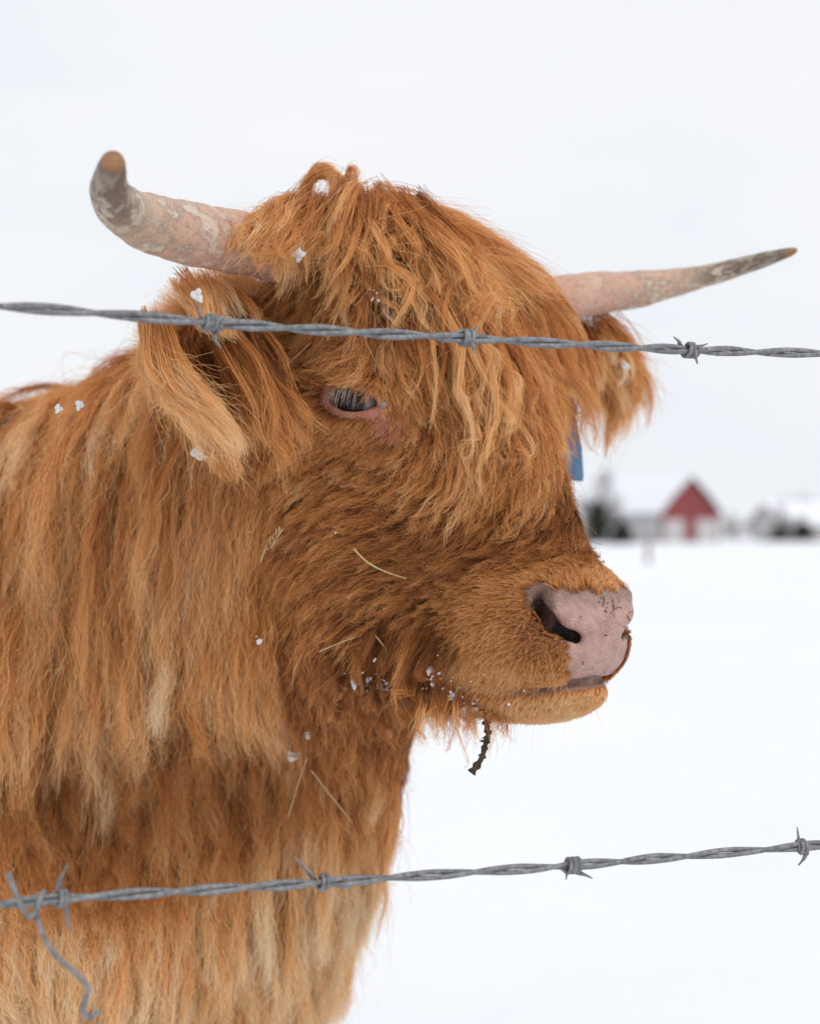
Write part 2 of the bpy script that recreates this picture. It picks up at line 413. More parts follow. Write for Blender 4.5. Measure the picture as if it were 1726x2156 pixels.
def box_v(x0, x1, y0, y1, z0, z1):
    v_ = [(x, y, z) for z in (z0, z1) for y in (y0, y1) for x in (x0, x1)]
    return np.array(v_), [(0, 2, 3, 1), (4, 5, 7, 6), (0, 1, 5, 4), (2, 6, 7, 3), (0, 4, 6, 2), (1, 3, 7, 5)]
def prism_y(profile, y0, y1):
    n_ = len(profile); v_ = [(x, y0, z) for x, z in profile] + [(x, y1, z) for x, z in profile]
    return np.array(v_), [tuple(range(n_)), tuple(range(2 * n_ - 1, n_ - 1, -1))] + [(j, n_ + j, n_ + (j + 1) % n_, (j + 1) % n_) for j in range(n_)]
def building(name, label, u, D, yaw, w, L, eave, knee, peak, wall, roofmat, doors, windows, gable='barn_red', snow=0.28, chimney=False):
    o, X = local_frame(u, D, yaw); root = empty(name, tuple(o), label, 'building'); hw = w / 2
    prof = [(-hw, 0), (hw, 0), (hw, eave)] + ([(knee[0], knee[1])] if knee else []) + [(0, peak)] + ([(-knee[0], knee[1])] if knee else []) + [(-hw, eave)]
    v_, f = prism_y(prof, 0, L); mesh_obj('wall', X(v_), f, M[gable], root, False)
    if wall != gable:
        for x0, x1 in ((-hw - 0.06, -hw - 0.003), (hw + 0.003, hw + 0.06)):
            v_, f = box_v(x0, x1, 0.05, L - 0.05, 0, eave - 0.1); mesh_obj('side_cladding', X(v_), f, M[wall], root, False)
    top = [(hw + 0.35, eave - 0.3)] + ([(knee[0] + 0.1, knee[1] + 0.05)] if knee else []) + [(0, peak + 0.08)]
    for sg in (1, -1):
        pts = [(sg * x, z) for x, z in top]; th1, th2 = 0.14, 0.14 + snow
        for nm, a, b_, mt, ov in (('roof', 0.0, th1, 'roof_dark', 0.45), ('roof_snow', th1 + 0.004, th2, 'snow', 0.42)):
            if snow == 0 and nm == 'roof_snow': continue
            pr = [(x, z + a) for x, z in pts] + [(x * (1 if x else 1), z + b_) for x, z in pts[::-1]]
            v_, f = prism_y(pr, -ov, L + ov); mesh_obj(nm, X(v_), f, M[mt], root, False)
    for (x0, x1, z0, z1) in doors:
        v_, f = box_v(x0, x1, -0.09, -0.004, z0, z1); d = mesh_obj('door', X(v_), f, M['white_wood'], root, False)
        v_, f = box_v(x0 + 0.1, x0 + 0.2, -0.16, -0.094, (z0 + z1) / 2 - 0.2, (z0 + z1) / 2 + 0.2); mesh_obj('handle', X(v_), f, M['roof_dark'], d, False)
    for (x0, x1, z0, z1) in windows:
        v_, f = box_v(x0, x1, -0.07, -0.004, z0, z1); d = mesh_obj('window', X(v_), f, M['white_wood'], root, False)
        v_, f = box_v(x0 + 0.1, x1 - 0.1, -0.1, -0.074, z0 + 0.1, z1 - 0.1); mesh_obj('pane', X(v_), f, M['glass_dark'], d, False)
    if chimney:
        v_, f = box_v(-0.4, 0.4, L * 0.5, L * 0.5 + 0.8, peak - 0.4, peak + 1.1); mesh_obj('chimney', X(v_), f, M['grey_wood'], root, False)
    return root
building('barn', 'red barn with snowy roof and white doors across the field', 1452, 178, math.radians(30), 8.6, 15, 3.5, (2.4, 5.45), 7.5, 'grey_wood', 'roof_dark', [(-3.9, -0.9, 0, 2.7), (0.9, 3.9, 0, 2.7)], [])
building('shed', 'low pale shed with snow covered roof right of the red barn', 1612, 215, math.radians(-62), 6.5, 10, 2.4, None, 5.0, 'white_wood', 'roof_dark', [(-1, 1, 0, 2)], [], 'white_wood', 0.4)
building('farmhouse', 'brown farmhouse with snowy roof at the right edge beyond the field', 1728, 230, math.radians(-50), 7.5, 11, 2.8, None, 5.6, 'grey_wood', 'roof_dark', [(-0.6, 0.5, 0, 2.1)], [(-2.6, -1.4, 1.0, 2.2), (1.4, 2.6, 1.0, 2.2)], 'grey_wood', 0.35, True)
M['bark'] = flat_mat('grey_bark', [(0.3, (0.10, 0.085, 0.075)), (0.7, (0.19, 0.17, 0.155))], 6, 0.9)
M['needle'] = flat_mat('evergreen_needles', [(0.3, (0.018, 0.028, 0.014)), (0.7, (0.05, 0.062, 0.036))], 1.2, 0.9)
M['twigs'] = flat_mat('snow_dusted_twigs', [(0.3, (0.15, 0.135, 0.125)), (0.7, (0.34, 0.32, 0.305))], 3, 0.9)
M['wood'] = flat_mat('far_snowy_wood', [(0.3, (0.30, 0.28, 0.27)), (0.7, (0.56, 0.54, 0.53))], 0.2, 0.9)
def bare_tree(u, D, Ht, label, seed, spreadf=1.0):
    r_ = np.random.default_rng(seed); o = V(u, VH, D); o[2] = -0.05; root = empty('bare_tree', tuple(o), label, 'tree', 'trees beyond the field')
    tr_v, tr_f, tw_v, tw_f = [], [], [], []
    def br(p, d, L, r0, lev):
        n_ = 5; P = [p]
        for _ in range(n_): d = norm(d + r_.normal(size=3) * 0.13 + np.array((0, 0, 0.05))); P.append(P[-1] + d * L / n_)
        P = np.array(P); vv, f = tube(P, np.linspace(r0, r0 * 0.55, n_ + 1) + 0.012, 6 if lev < 2 else 4, False)
        A_, F_ = (tr_v, tr_f) if lev < 2 else (tw_v, tw_f); F_ += [tuple(x + len(A_) for x in q) for q in f]; A_ += vv.tolist()
        if lev < 4:
            for _ in range((6, 5, 4, 4)[lev]):
                i = r_.integers(2, n_ + 1); dd = norm(d + r_.normal(size=3) * 0.75 * spreadf); br(P[i], dd, L * r_.uniform(0.45, 0.75), r0 * 0.45, lev + 1)
    br(o.copy(), np.array((0, 0, 1.0)), Ht * 0.42, Ht * 0.02, 0)
    mesh_obj('trunk', tr_v, tr_f, M['bark'], root); mesh_obj('crown', tw_v, tw_f, M['twigs'], root)
def evergreen(u, D, Ht, w, label, seed, name='evergreen_shrub'):
    r_ = np.random.default_rng(seed); o = V(u, VH, D); o[2] = -0.05; root = empty(name, tuple(o), label, 'shrub', 'evergreens beside the barn')
    vv, f = tube(np.array([o, o + np.array((0, 0, Ht * 0.8))]), [0.12, 0.03], 7); mesh_obj('trunk', vv, f, M['bark'], root)
    n_ = 2600; h = r_.random(n_) ** 0.8; rad_ = w * (1 - h) ** 0.6 * (0.75 + 0.25 * np.sin(h * 17)) * np.sqrt(r_.random(n_)) ; a = r_.random(n_) * 6.28
    c = o + np.stack([np.cos(a) * rad_, np.sin(a) * rad_, 0.1 + h * Ht], -1); d1 = r_.normal(size=(n_, 3)); d2 = norm(np.cross(d1, r_.normal(size=(n_, 3)))); d1 = norm(d1); s_ = 0.10 + 0.14 * r_.random(n_)
    q = np.stack([c - d1 * s_[:, None], c + d2 * s_[:, None] * 0.5, c + d1 * s_[:, None], c - d2 * s_[:, None] * 0.5], 1).reshape(-1, 3)
    mesh_obj('crown', q, [(4 * i, 4 * i + 1, 4 * i + 2, 4 * i + 3) for i in range(n_)], M['needle'], root, False)
bare_tree(1236, 170, 11, 'tall bare tree with snowy twigs right behind the calf\'s nose bridge', 3)
bare_tree(1290, 165, 7.5, 'smaller bare snowy tree between the calf and the red barn', 4)
bare_tree(1548, 220, 5.5, 'low bare tree just right of the red barn', 5, 1.3)
bare_tree(1655, 205, 7.5, 'bushy bare tree between shed and farmhouse', 6, 1.2)
bare_tree(1706, 240, 12, 'tallest bare tree rising behind the farmhouse at right edge', 7)
bare_tree(1400, 230, 8, 'bare tree behind the ridge of the red barn', 8)
evergreen(1258, 150, 4.2, 2.2, 'dark evergreen shrub nearest the calf\'s nose bridge', 11)
evergreen(1310, 152, 2.3, 1.7, 'dark evergreen shrub left of the red barn', 12)
evergreen(1690, 200, 2.6, 2.6, 'dark evergreen shrub in front of the farmhouse', 13)
evergreen(1640, 205, 2.0, 2.0, 'dark evergreen shrub below the bushy bare tree', 14)
M['post'] = flat_mat('weathered_post', [(0.3, (0.15, 0.12, 0.10)), (0.7, (0.28, 0.235, 0.205))], 8, 0.9)
for u, D, lab in ((1364, 52, 'short weathered fence post standing alone in the snow before the barn'),):
    o = V(u, VH, D); o[2] = -0.1; r0 = 0.085 if u > 1340 else 0.055
    vv, f = tube(np.array([o, o + np.array((0.01, 0, 0.5)), o + np.array((0.02, 0, 0.9)), o + np.array((0.02, 0, 0.94))]), [r0, r0 * 0.97, r0 * 0.93, r0 * 0.6], 9); tag(mesh_obj('fence_post', vv, f, M['post']), lab, 'post')
# distant hedge line: reads as one snowy mass
r_ = np.random.default_rng(21); n_ = 9000; D_ = r_.uniform(300, 340, n_); x = r_.uniform(-60, 220, n_); hmax = 4.5 + 2.2 * np.sin(x * 0.09) + 1.5 * np.sin(x * 0.31 + 1); z = hmax * r_.random(n_) ** 0.9
c = np.stack([x, D_, z], -1); d1 = norm(r_.normal(size=(n_, 3))); d2 = norm(np.cross(d1, r_.normal(size=(n_, 3)))); s_ = 0.25 + 0.5 * r_.random(n_)
q = np.stack([c - d1 * s_[:, None], c + d2 * s_[:, None] * 0.4, c + d1 * s_[:, None], c - d2 * s_[:, None] * 0.4], 1).reshape(-1, 3)
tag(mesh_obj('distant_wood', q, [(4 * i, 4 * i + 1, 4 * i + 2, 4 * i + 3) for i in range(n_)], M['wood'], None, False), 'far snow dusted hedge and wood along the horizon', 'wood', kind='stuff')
print('done', round(time.time() - T0, 1))
# ------------------------------------------------------------------ skin
def lin(c): return tuple(((x / 255) / 12.92 if x <= 10 else ((x / 255 + 0.055) / 1.055) ** 2.4) for x in c)
NOSEC = (0.0, 0.150, -0.056)
def planum_mask(p):
    """1 on the bare nose leather"""
    al = np.abs(p[:, 0]); wob = 0.0012 * np.sin(p[:, 2] * 480 + al * 300) + 0.0006 * np.sin(p[:, 1] * 1100 + p[:, 2] * 900)
    half = np.interp(p[:, 2], (-0.0897, -0.08, -0.0694, -0.0626, -0.0587, -0.052, -0.045, -0.034), (0.018, 0.026, 0.029, 0.024, 0.028, 0.037, 0.042, 0.039)) + wob
    m = smoothstep(0.0012, -0.0012, al - half) * smoothstep(0.119, 0.123, p[:, 1] + wob)
    m *= smoothstep(-0.0925, -0.0905, p[:, 2] + wob * 0.5) * smoothstep(-0.0335, -0.0365, p[:, 2] + 1.2 * wob)
    return m
def near_path(p, path):
    d = np.full(len(p), 9.0)
    for a, b in zip(path[:-1], path[1:]):
        for sg in (1, -1):
            q = p * np.array((sg, 1, 1)); ab = b - a; t = np.clip(((q - a) @ ab) / (ab @ ab), 0, 1)
            d = np.minimum(d, np.linalg.norm(q - a - t[:, None] * ab, axis=1))
    return d
def eye_xy(p):
    q = p.copy(); q[:, 0] = np.abs(q[:, 0]); x, y, z = eye_frame(q, 1); return x, y, z
def skin_color(p):
    c = np.tile(np.array((0.30, 0.125, 0.045)), (len(p), 1))
    def put(m, col):
        nonlocal c; c = c * (1 - m[:, None]) + np.array(col) * m[:, None]
    put(smoothstep(0.06, 0.10, p[:, 1]), (0.40, 0.19, 0.075))
    x, y, z = eye_xy(p); r = np.sqrt(((x - 0.004) / 1.35) ** 2 + (y * 1.0) ** 2 + (z * 0.6) ** 2)
    put(0.85 * smoothstep(0.024, 0.013, r), (0.38, 0.14, 0.085))
    r2 = np.sqrt((x - 0.026) ** 2 + (y + 0.013) ** 2 + (z * 0.5) ** 2); put(0.85 * smoothstep(0.019, 0.008, r2), (0.56, 0.22, 0.16))
    nd = near_path(p, nos)
    put(0.75 * smoothstep(0.018, 0.004, nd), (0.15, 0.075, 0.055))
    pm = planum_mask(p); put(pm, (0.50, 0.29, 0.24))
    # grey-brown band where the fur meets the leather
    put(0.6 * smoothstep(-0.046, -0.037, p[:, 2]) * smoothstep(-0.022, -0.031, p[:, 2]) * smoothstep(0.118, 0.128, p[:, 1]), (0.20, 0.12, 0.10))
    put(0.8 * smoothstep(0.010, 0.004, nd) * (np.abs(p[:, 0]) > 0.037), (0.14, 0.075, 0.055)); put(0.8 * smoothstep(0.0045, 0.0022, near_path(p, mou)), (0.11, 0.06, 0.048))
    dep = -eval_sdf(p, PR[:NPRE_CHIN]); put(smoothstep(0.0006, 0.004, dep) * (p[:, 1] > 0.09) * (p[:, 2] > -0.078) * smoothstep(0.02, 0.015, nd), (0.028, 0.016, 0.014))  # nostril interior darkens with depth, its shade painted into the skin
    put(0.5 * smoothstep(-0.089, -0.094, p[:, 2]) * smoothstep(0.10, 0.13, p[:, 1]), (0.34, 0.19, 0.16))
    put(smoothstep(-0.88, -0.90, p[:, 2]), (0.05, 0.035, 0.03))
    return c
m, t, b = mat_new('calf_skin'); M['skin'] = m
at = t.nodes.new('ShaderNodeAttribute'); at.attribute_name = 'pigment_shade'
n1 = noise(t, 900, 5, 0.6, coords(t)); n2 = noise(t, 140, 4, 0.6, coords(t))
colr = mixc(t, 1.0, at.outputs['Color'], ramp(t, n2, [(0.3, (0.76, 0.72, 0.71)), (0.55, (1.0, 1.0, 1.0)), (0.75, (1.16, 1.14, 1.12))]), 'MULTIPLY')
t.links.new(colr, b.inputs['Base Color']); b.inputs['Roughness'].default_value = 0.33; b.inputs['Specular IOR Level'].default_value = 0.5
vo = t.nodes.new('ShaderNodeTexVoronoi'); vo.inputs['Scale'].default_value = 620; t.links.new(coords(t), vo.inputs[0])
ad = t.nodes.new('ShaderNodeMath'); ad.operation = 'ADD'; t.links.new(vo.outputs[0], ad.inputs[0]); t.links.new(n1, ad.inputs[1])
bump(t, b, ad.outputs[0], 0.9, 0.0009)
b.inputs['Subsurface Weight'].default_value = 0.0
body = mesh_obj('body', H2W(BV), BQ, M['skin'], calf)
ca = body.data.attributes.new('pigment_shade', 'FLOAT_COLOR', 'POINT')
ca.data.foreach_set('color', np.concatenate([skin_color(BV), np.ones((len(BV), 1))], 1).astype(np.float32).ravel())
# ------------------------------------------------------------------ horns
m, t, b = mat_new('horn_keratin'); M['horn'] = m
at = t.nodes.new('ShaderNodeAttribute'); at.attribute_name = 'along'
ns = noise(t, 60, 6, 0.65, coords(t)); nf = noise(t, 520, 5, 0.7, coords(t))
sc = noise(t, 34, 6, 0.7, coords(t))
ad = t.nodes.new('ShaderNodeMath'); ad.operation = 'MULTIPLY_ADD'; t.links.new(ns, ad.inputs[0]); ad.inputs[1].default_value = 0.16; t.links.new(at.outputs['Fac'], ad.inputs[2])
base = ramp(t, ad.outputs[0], [(0.08, (0.60, 0.32, 0.24)), (0.42, (0.68, 0.41, 0.30)), (0.64, (0.66, 0.47, 0.34)), (0.76, (0.29, 0.215, 0.17)), (0.95, (0.20, 0.145, 0.115)), (1.0, (0.46, 0.22, 0.09))])
# flakes drawn out round the horn: fast along it, slow across
hc_ = t.nodes.new('ShaderNodeAttribute'); hc_.attribute_name = 'hornmap'
flk = noise(t, 1.0, 7, 0.72, hc_.outputs['Vector'])
flake = ramp(t, flk, [(0.47, (0, 0, 0)), (0.55, (1, 1, 1))])
band = ramp(t, at.outputs['Fac'], [(0.20, (0.12, 0.12, 0.12)), (0.38, (0.7, 0.7, 0.7)), (0.46, (1, 1, 1)), (0.54, (0.3, 0.3, 0.3)), (0.64, (1, 1, 1)), (0.90, (0.1, 0.1, 0.1))])
ff = t.nodes.new('ShaderNodeMath'); ff.operation = 'MULTIPLY'; t.links.new(flake, ff.inputs[0]); t.links.new(band, ff.inputs[1])
c1 = mixc(t, ff.outputs[0], base, (0.76, 0.66, 0.53))
crk = noise(t, 3.2, 6, 0.75, hc_.outputs['Vector'])
c2 = mixc(t, 1.0, c1, ramp(t, crk, [(0.31, (0.58, 0.50, 0.45)), (0.42, (0.97, 0.95, 0.93)), (0.7, (1.18, 1.18, 1.18))]), 'MULTIPLY')
t.links.new(c2, b.inputs['Base Color']); b.inputs['Roughness'].default_value = 0.5
ad2 = t.nodes.new('ShaderNodeMath'); ad2.operation = 'ADD'; t.links.new(crk, ad2.inputs[0]); t.links.new(ff.outputs[0], ad2.inputs[1])
ad3 = t.nodes.new('ShaderNodeMath'); ad3.operation = 'ADD'; t.links.new(ad2.outputs[0], ad3.inputs[0]); t.links.new(nf, ad3.inputs[1])
bump(t, b, ad3.outputs[0], 0.9, 0.0017)
hp = [(640, 545, 1.0, .020), (560, 522, .97, .0195), (480, 506, .935, .019), (400, 492, .90, .0185), (325, 472, .865, .0168), (266, 446, .835, .0138), (236, 415, .80, .0112), (231, 380, .772, .0088), (238, 342, .75, .0060), (239, 334, .746, .0035)]
fp = [(1060, 655, 1.11, .018), (1120, 645, 1.13, .018), (1200, 625, 1.15, .0170), (1266, 615, 1.165, .0160), (1340, 609, 1.175, .0145), (1410, 597, 1.18, .0115), (1473, 583, 1.175, .0088), (1540, 566, 1.165, .0073), (1606, 547, 1.15, .0056), (1660, 531, 1.14, .0035), (1676, 526, 1.135, .0015)]
horns = []
for h, lab in ((hp, 'thick pinkish horn curving up to a blunt grey tip'), (fp, 'slender horn tapering to a dark tip')):
    q = resample([list(V(*x[:3])) + [x[3]] for x in h], 90)
    ph = rng.random(6) * 6
    def ridge(i, ang, ph=ph): return 1 + 0.018 * np.sin(i * 0.55 + ph[0] + 0.6 * np.sin(ang + ph[1])) + 0.02 * np.sin(2 * ang + i * 0.08 + ph[2]) + 0.012 * np.sin(3 * ang - i * 0.21 + ph[3]) + 0.012 * np.sin(i * 1.3 + 2 * ang)
    v, f = tube(q[:, :3], q[:, 3], 28, True, ridge)
    o = mesh_obj('horn', v, f, M['horn'], calf); o['label'] = lab; horns.append(o)
    al = o.data.attributes.new('along', 'FLOAT', 'POINT'); al.data.foreach_set('value', np.repeat(np.linspace(0, 1, 90), 28).astype(np.float32))
    aa_ = np.tile(np.arange(28) * 2 * math.pi / 28, 90); ll_ = np.repeat(np.linspace(0, 1, 90), 28)
    o.data.attributes.new('hornmap', 'FLOAT_VECTOR', 'POINT').data.foreach_set('vector', np.stack([np.cos(aa_) * 1.1, np.sin(aa_) * 1.1, ll_ * 16 + ph[4]], 1).astype(np.float32).ravel())
# ------------------------------------------------------------------ eyes
def uv_ball(c, r, nu=32, nv=20):
    vv, ff_ = [], []
    for i in range(nv + 1):
        th = math.pi * i / nv
        for j in range(nu):
            a = 2 * math.pi * j / nu; vv.append((c[0] + r * math.sin(th) * math.cos(a), c[1] + r * math.sin(th) * math.sin(a), c[2] + r * math.cos(th)))
    for i in range(nv):
        for j in range(nu):
            j2 = (j + 1) % nu; ff_.append((i * nu + j, (i + 1) * nu + j, (i + 1) * nu + j2, i * nu + j2))
    return np.array(vv), ff_
m, t, b = mat_new('eye'); M['eye'] = m
at = t.nodes.new('ShaderNodeAttribute'); at.attribute_name = 'iris'
t.links.new(ramp(t, at.outputs['Fac'], [(0.0, (0.006, 0.006, 0.007)), (0.50, (0.016, 0.012, 0.012)), (0.82, (0.025, 0.018, 0.017)), (0.90, (0.17, 0.13, 0.125)), (1.0, (0.26, 0.19, 0.185))]), b.inputs['Base Color'])
b.inputs['Roughness'].default_value = 0.04; b.inputs['Specular IOR Level'].default_value = 0.2
eyes = []
for sg in (1, -1):
    v, f = uv_ball(EYE, EYE_R)
    rel = v - EYE; ax = en * 0.94 - ex * 0.22 - ey * 0.10; ax /= np.linalg.norm(ax)
    ang = np.arccos(np.clip(rel @ ax / EYE_R, -1, 1)) / 1.12
    v = v * np.array((sg, 1, 1))
    o = mesh_obj('eye', H2W(v), f, M['eye'], calf); eyes.append(o)
    o.data.attributes.new('iris', 'FLOAT', 'POINT').data.foreach_set('value', np.clip(ang, 0, 1).astype(np.float32))
# ------------------------------------------------------------------ hair machinery
def make_hair_mat(name, stops, rough=0.45, spec=0.12, thru=0.12):
    m, t, b = mat_new(name)
    at = t.nodes.new('ShaderNodeAttribute'); at.attribute_name = 'tint'
    c = ramp(t, at.outputs['Fac'], stops)
    t.links.new(c, b.inputs['Base Color'])
    b.inputs['Roughness'].default_value = rough; b.inputs['Specular IOR Level'].default_value = spec
    tr = t.nodes.new('ShaderNodeBsdfTranslucent'); t.links.new(c, tr.inputs[0])
    mx_ = t.nodes.new('ShaderNodeMixShader'); mx_.inputs[0].default_value = thru
    t.links.new(b.outputs[0], mx_.inputs[1]); t.links.new(tr.outputs[0], mx_.inputs[2])
    t.links.new(mx_.outputs[0], t.nodes['Material Output'].inputs[0]); return m
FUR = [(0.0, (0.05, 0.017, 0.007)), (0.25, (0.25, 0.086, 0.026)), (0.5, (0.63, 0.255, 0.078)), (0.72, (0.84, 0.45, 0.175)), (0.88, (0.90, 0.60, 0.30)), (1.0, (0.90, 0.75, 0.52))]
M['fur'] = make_hair_mat('ginger_fur', FUR)
M['lash'] = make_hair_mat('eyelash', [(0.0, (0.50, 0.38, 0.27)), (1.0, (0.82, 0.74, 0.66))])
HAIRN = 0
def hair_obj(name, P, rad_root, rad_tip, tint, mat, parent, label=None, kind='stuff'):
    """P (n,k,3) in calf coordinates"""
    global HAIRN
    n, k, _ = P.shape; HAIRN += n
    c = bpy.data.hair_curves.new(name); c.add_curves([k] * n)
    W = H2W(P.reshape(-1, 3)) - np.array(parent_origin(parent))
    c.attributes['position'].data.foreach_set('vector', W.astype(np.float32).ravel())
    tt = np.linspace(0, 1, k); prof = (rad_root + (rad_tip - rad_root) * tt ** 1.5)[None] if np.isscalar(rad_root) else (rad_root[:, None] + (rad_tip[:, None] - rad_root[:, None]) * tt[None] ** 1.5)
    prof = np.broadcast_to(prof, (n, k))
    (c.attributes.get('radius') or c.attributes.new('radius', 'FLOAT', 'POINT')).data.foreach_set('value', prof.astype(np.float32).ravel())
    tn = tint if tint.ndim == 2 else np.repeat(tint[:, None], k, 1)
    c.attributes.new('tint', 'FLOAT', 'POINT').data.foreach_set('value', np.clip(tn, 0, 1).astype(np.float32).ravel())
    c.materials.append(mat)
    o = bpy.data.objects.new(name, c); COL.objects.link(o); o.parent = parent
    if label: o['label'] = label
    if kind: o['kind'] = kind
    return o
def norm(a): return a / (np.linalg.norm(a, axis=-1, keepdims=True) + 1e-9)
# triangle soup of the skin for scattering roots
TRI = np.concatenate([BQ[:, (0, 1, 2)], BQ[:, (0, 2, 3)]]); TA, TB, TC = BV[TRI[:, 0]], BV[TRI[:, 1]], BV[TRI[:, 2]]
TAREA = 0.5 * np.linalg.norm(np.cross(TB - TA, TC - TA), axis=1); TCEN = (TA + TB + TC) / 3
TNRM = sgrad(TCEN, 0.005)
def scatter(density):
    """density (per triangle, strands per square metre) -> roots, normals"""
    lam = density * TAREA; n = rng.poisson(lam); i = np.repeat(np.arange(len(n)), n)
    r1 = np.sqrt(rng.random(len(i))); r2 = rng.random(len(i))
    p = TA[i] * (1 - r1)[:, None] + TB[i] * (r1 * (1 - r2))[:, None] + TC[i] * (r1 * r2)[:, None]
    return p, sgrad(p, 0.004)
GP, GD, GA = [], [], []      # guide positions, directions, attributes (length, lift, tint, puff, wave)
def guide3(p, d, *attr):
    GP.append(np.asarray(p, float)); GD.append(norm(np.asarray(d, float))); GA.append(attr)
RV, UVv = np.array((RGT[0], FWD[0], 0.0)), np.array((0, 0, 1.0))     # image right and up in calf coordinates
def tangent_from_image(p, n, du, dv):
    view = norm(p - CAMH); e = du * RV - dv * UVv; den = view @ n
    a = -(e @ n) / (den if abs(den) > 0.25 else -0.25); a = np.clip(a, -1.2, 1.2); q = e + a * view
    return norm(q - n * (q @ n))
def guide(u, v, du, dv, L, lift=18, tint=0.5, puff=12, wave=1.0, both=True):
    p = hit(u, v)
    if p is None: print('guide misses', u, v); return
    n = grad(p); d = tangent_from_image(p, n, du, dv)
    guide3(p, d, L * 1e-3, lift, tint, puff * 1e-3, wave)
    if both and p[0] > 0.04 and p[1] > -0.10: guide3(mirror(p), mirror(d), L * 1e-3, lift, tint, puff * 1e-3, wave)
# --- muzzle and chin: short plush
for u, v, du, dv, L, tn in ((1100, 1280, -1, .2, 6, .42), (1060, 1340, -.9, .45, 8, .47), (1000, 1280, -1, .3, 11, .46), (1000, 1350, -.8, .6, 12, .46), (1060, 1410, -.35, .9, 9, .60), (1130, 1420, -.25, .9, 5, .56), (1140, 1370, -.7, .7, 3.5, .34), (1125, 1310, -.9, .4, 4, .30),
                        (1115, 1230, -.8, -.3, 6, .50), (1180, 1222, -.5, -.7, 4, .48), (1250, 1218, -.1, -.9, 4, .56), (1290, 1236, .2, -.8, 3.5, .60), (1050, 1230, -1, 0, 11, .50), (960, 1400, -.4, .9, 13, .58), (1000, 1425, -.3, .9, 10, .64),
                        (1100, 1490, -.4, .8, 9, .70), (1180, 1490, -.4, .7, 8, .72), (1240, 1465, -.5, .6, 7, .70), (1040, 1480, -.3, .9, 12, .62)):
    guide(u, v, du, dv, L, 13, tn, 4, 0.1)
for u, v, du, dv, L in ((940, 1250, -1, .2, 16), (945, 1330, -.8, .6, 16), (1010, 1215, -1, .1, 15), (1090, 1200, -1, 0, 13), (1160, 1190, -.8, .1, 12), (1230, 1180, -.3, .2, 12), (900, 1420, -.3, .95, 20)):
    guide(u, v, du, dv, L, 14, 0.36, 6, 0.5)
for u, v, du, dv, L in ((975, 1478, -.2, 1, 28), (930, 1465, -.15, 1, 34), (860, 1465, -.2, 1, 36), (800, 1450, -.2, 1, 38), (740, 1440, -.1, 1, 45), (880, 1400, -.4, .9, 26), (830, 1420, -.3, .95, 34)):
    guide(u, v, du, dv, L, 30, 0.30, 16, 1.5)
# --- bridge and cheek: medium wavy, wet; the face's shade is also put into the lowered tints
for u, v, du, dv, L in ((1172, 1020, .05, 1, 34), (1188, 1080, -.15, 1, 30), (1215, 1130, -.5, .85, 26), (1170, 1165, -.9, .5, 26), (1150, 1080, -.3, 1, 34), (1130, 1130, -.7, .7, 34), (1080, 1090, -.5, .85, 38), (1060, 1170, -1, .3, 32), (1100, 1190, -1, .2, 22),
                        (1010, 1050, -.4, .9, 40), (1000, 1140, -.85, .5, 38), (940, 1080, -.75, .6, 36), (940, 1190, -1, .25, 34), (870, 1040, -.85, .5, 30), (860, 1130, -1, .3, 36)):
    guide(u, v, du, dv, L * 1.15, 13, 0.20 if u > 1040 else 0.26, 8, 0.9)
for u, v, du, dv, L in ((780, 1080, -1, .25, 34), (760, 1160, -.95, .35, 40), (830, 1230, -1, .35, 34), (900, 1270, -.95, .5, 24), (920, 1340, -.75, .75, 22), (860, 1340, -.7, .8, 30), (760, 1260, -.8, .6, 42), (690, 1080, -.85, .5, 36), (660, 1160, -.75, .65, 46), (800, 1400, -.35, .95, 36), (720, 1360, -.5, .85, 46), (640, 1260, -.4, .9, 55), (660, 1400, -.1, 1, 55)):
    guide(u, v, du, dv, L * 1.1, 17, 0.36, 11, 1.4)
# --- round the eye
for u, v, du, dv, L in ((760, 905, -.75, .55, 9), (700, 900, -.8, .55, 11), (830, 900, -.3, .8, 8), (850, 950, -.8, .5, 16), (760, 960, -.85, .5, 17), (680, 960, -.75, .65, 20), (640, 880, -.8, .6, 16), (640, 820, -1, .2, 16),
                        (700, 790, -.95, -.15, 12), (760, 785, -.55, .25, 11), (820, 810, .35, .9, 12), (860, 850, .45, .9, 12), (640, 760, -.95, .15, 22), (720, 740, -.8, .2, 22), (800, 750, .1, .9, 22), (870, 780, .5, .85, 26), (620, 1000, -.6, .75, 34)):
    guide(u, v, du, dv, L, 11, 0.47, 5, 0.3)
# --- forehead under the forelock
for u, v, du, dv, L in ((700, 660, -.8, .5, 50), (780, 640, -.2, 1, 55), (860, 680, .3, 1, 55), (940, 760, .35, .95, 55), (930, 880, .3, 1, 45), (1000, 850, .1, 1, 55), (1000, 960, -.2, 1, 45), (1060, 780, .5, .9, 55), (1100, 900, .25, 1, 50), (1120, 990, 0, 1, 42), (900, 960, -.5, .85, 34),
                        (640, 640, -.8, .6, 50), (680, 560, -.6, .6, 60), (780, 540, -.1, .9, 60), (900, 560, .5, .7, 60), (1000, 640, .8, .6, 60), (1040, 690, .8, .7, 60), (950, 620, .6, .8, 60)):
    guide(u, v, du, dv, L, 28, 0.45, 18, 1.3, False)
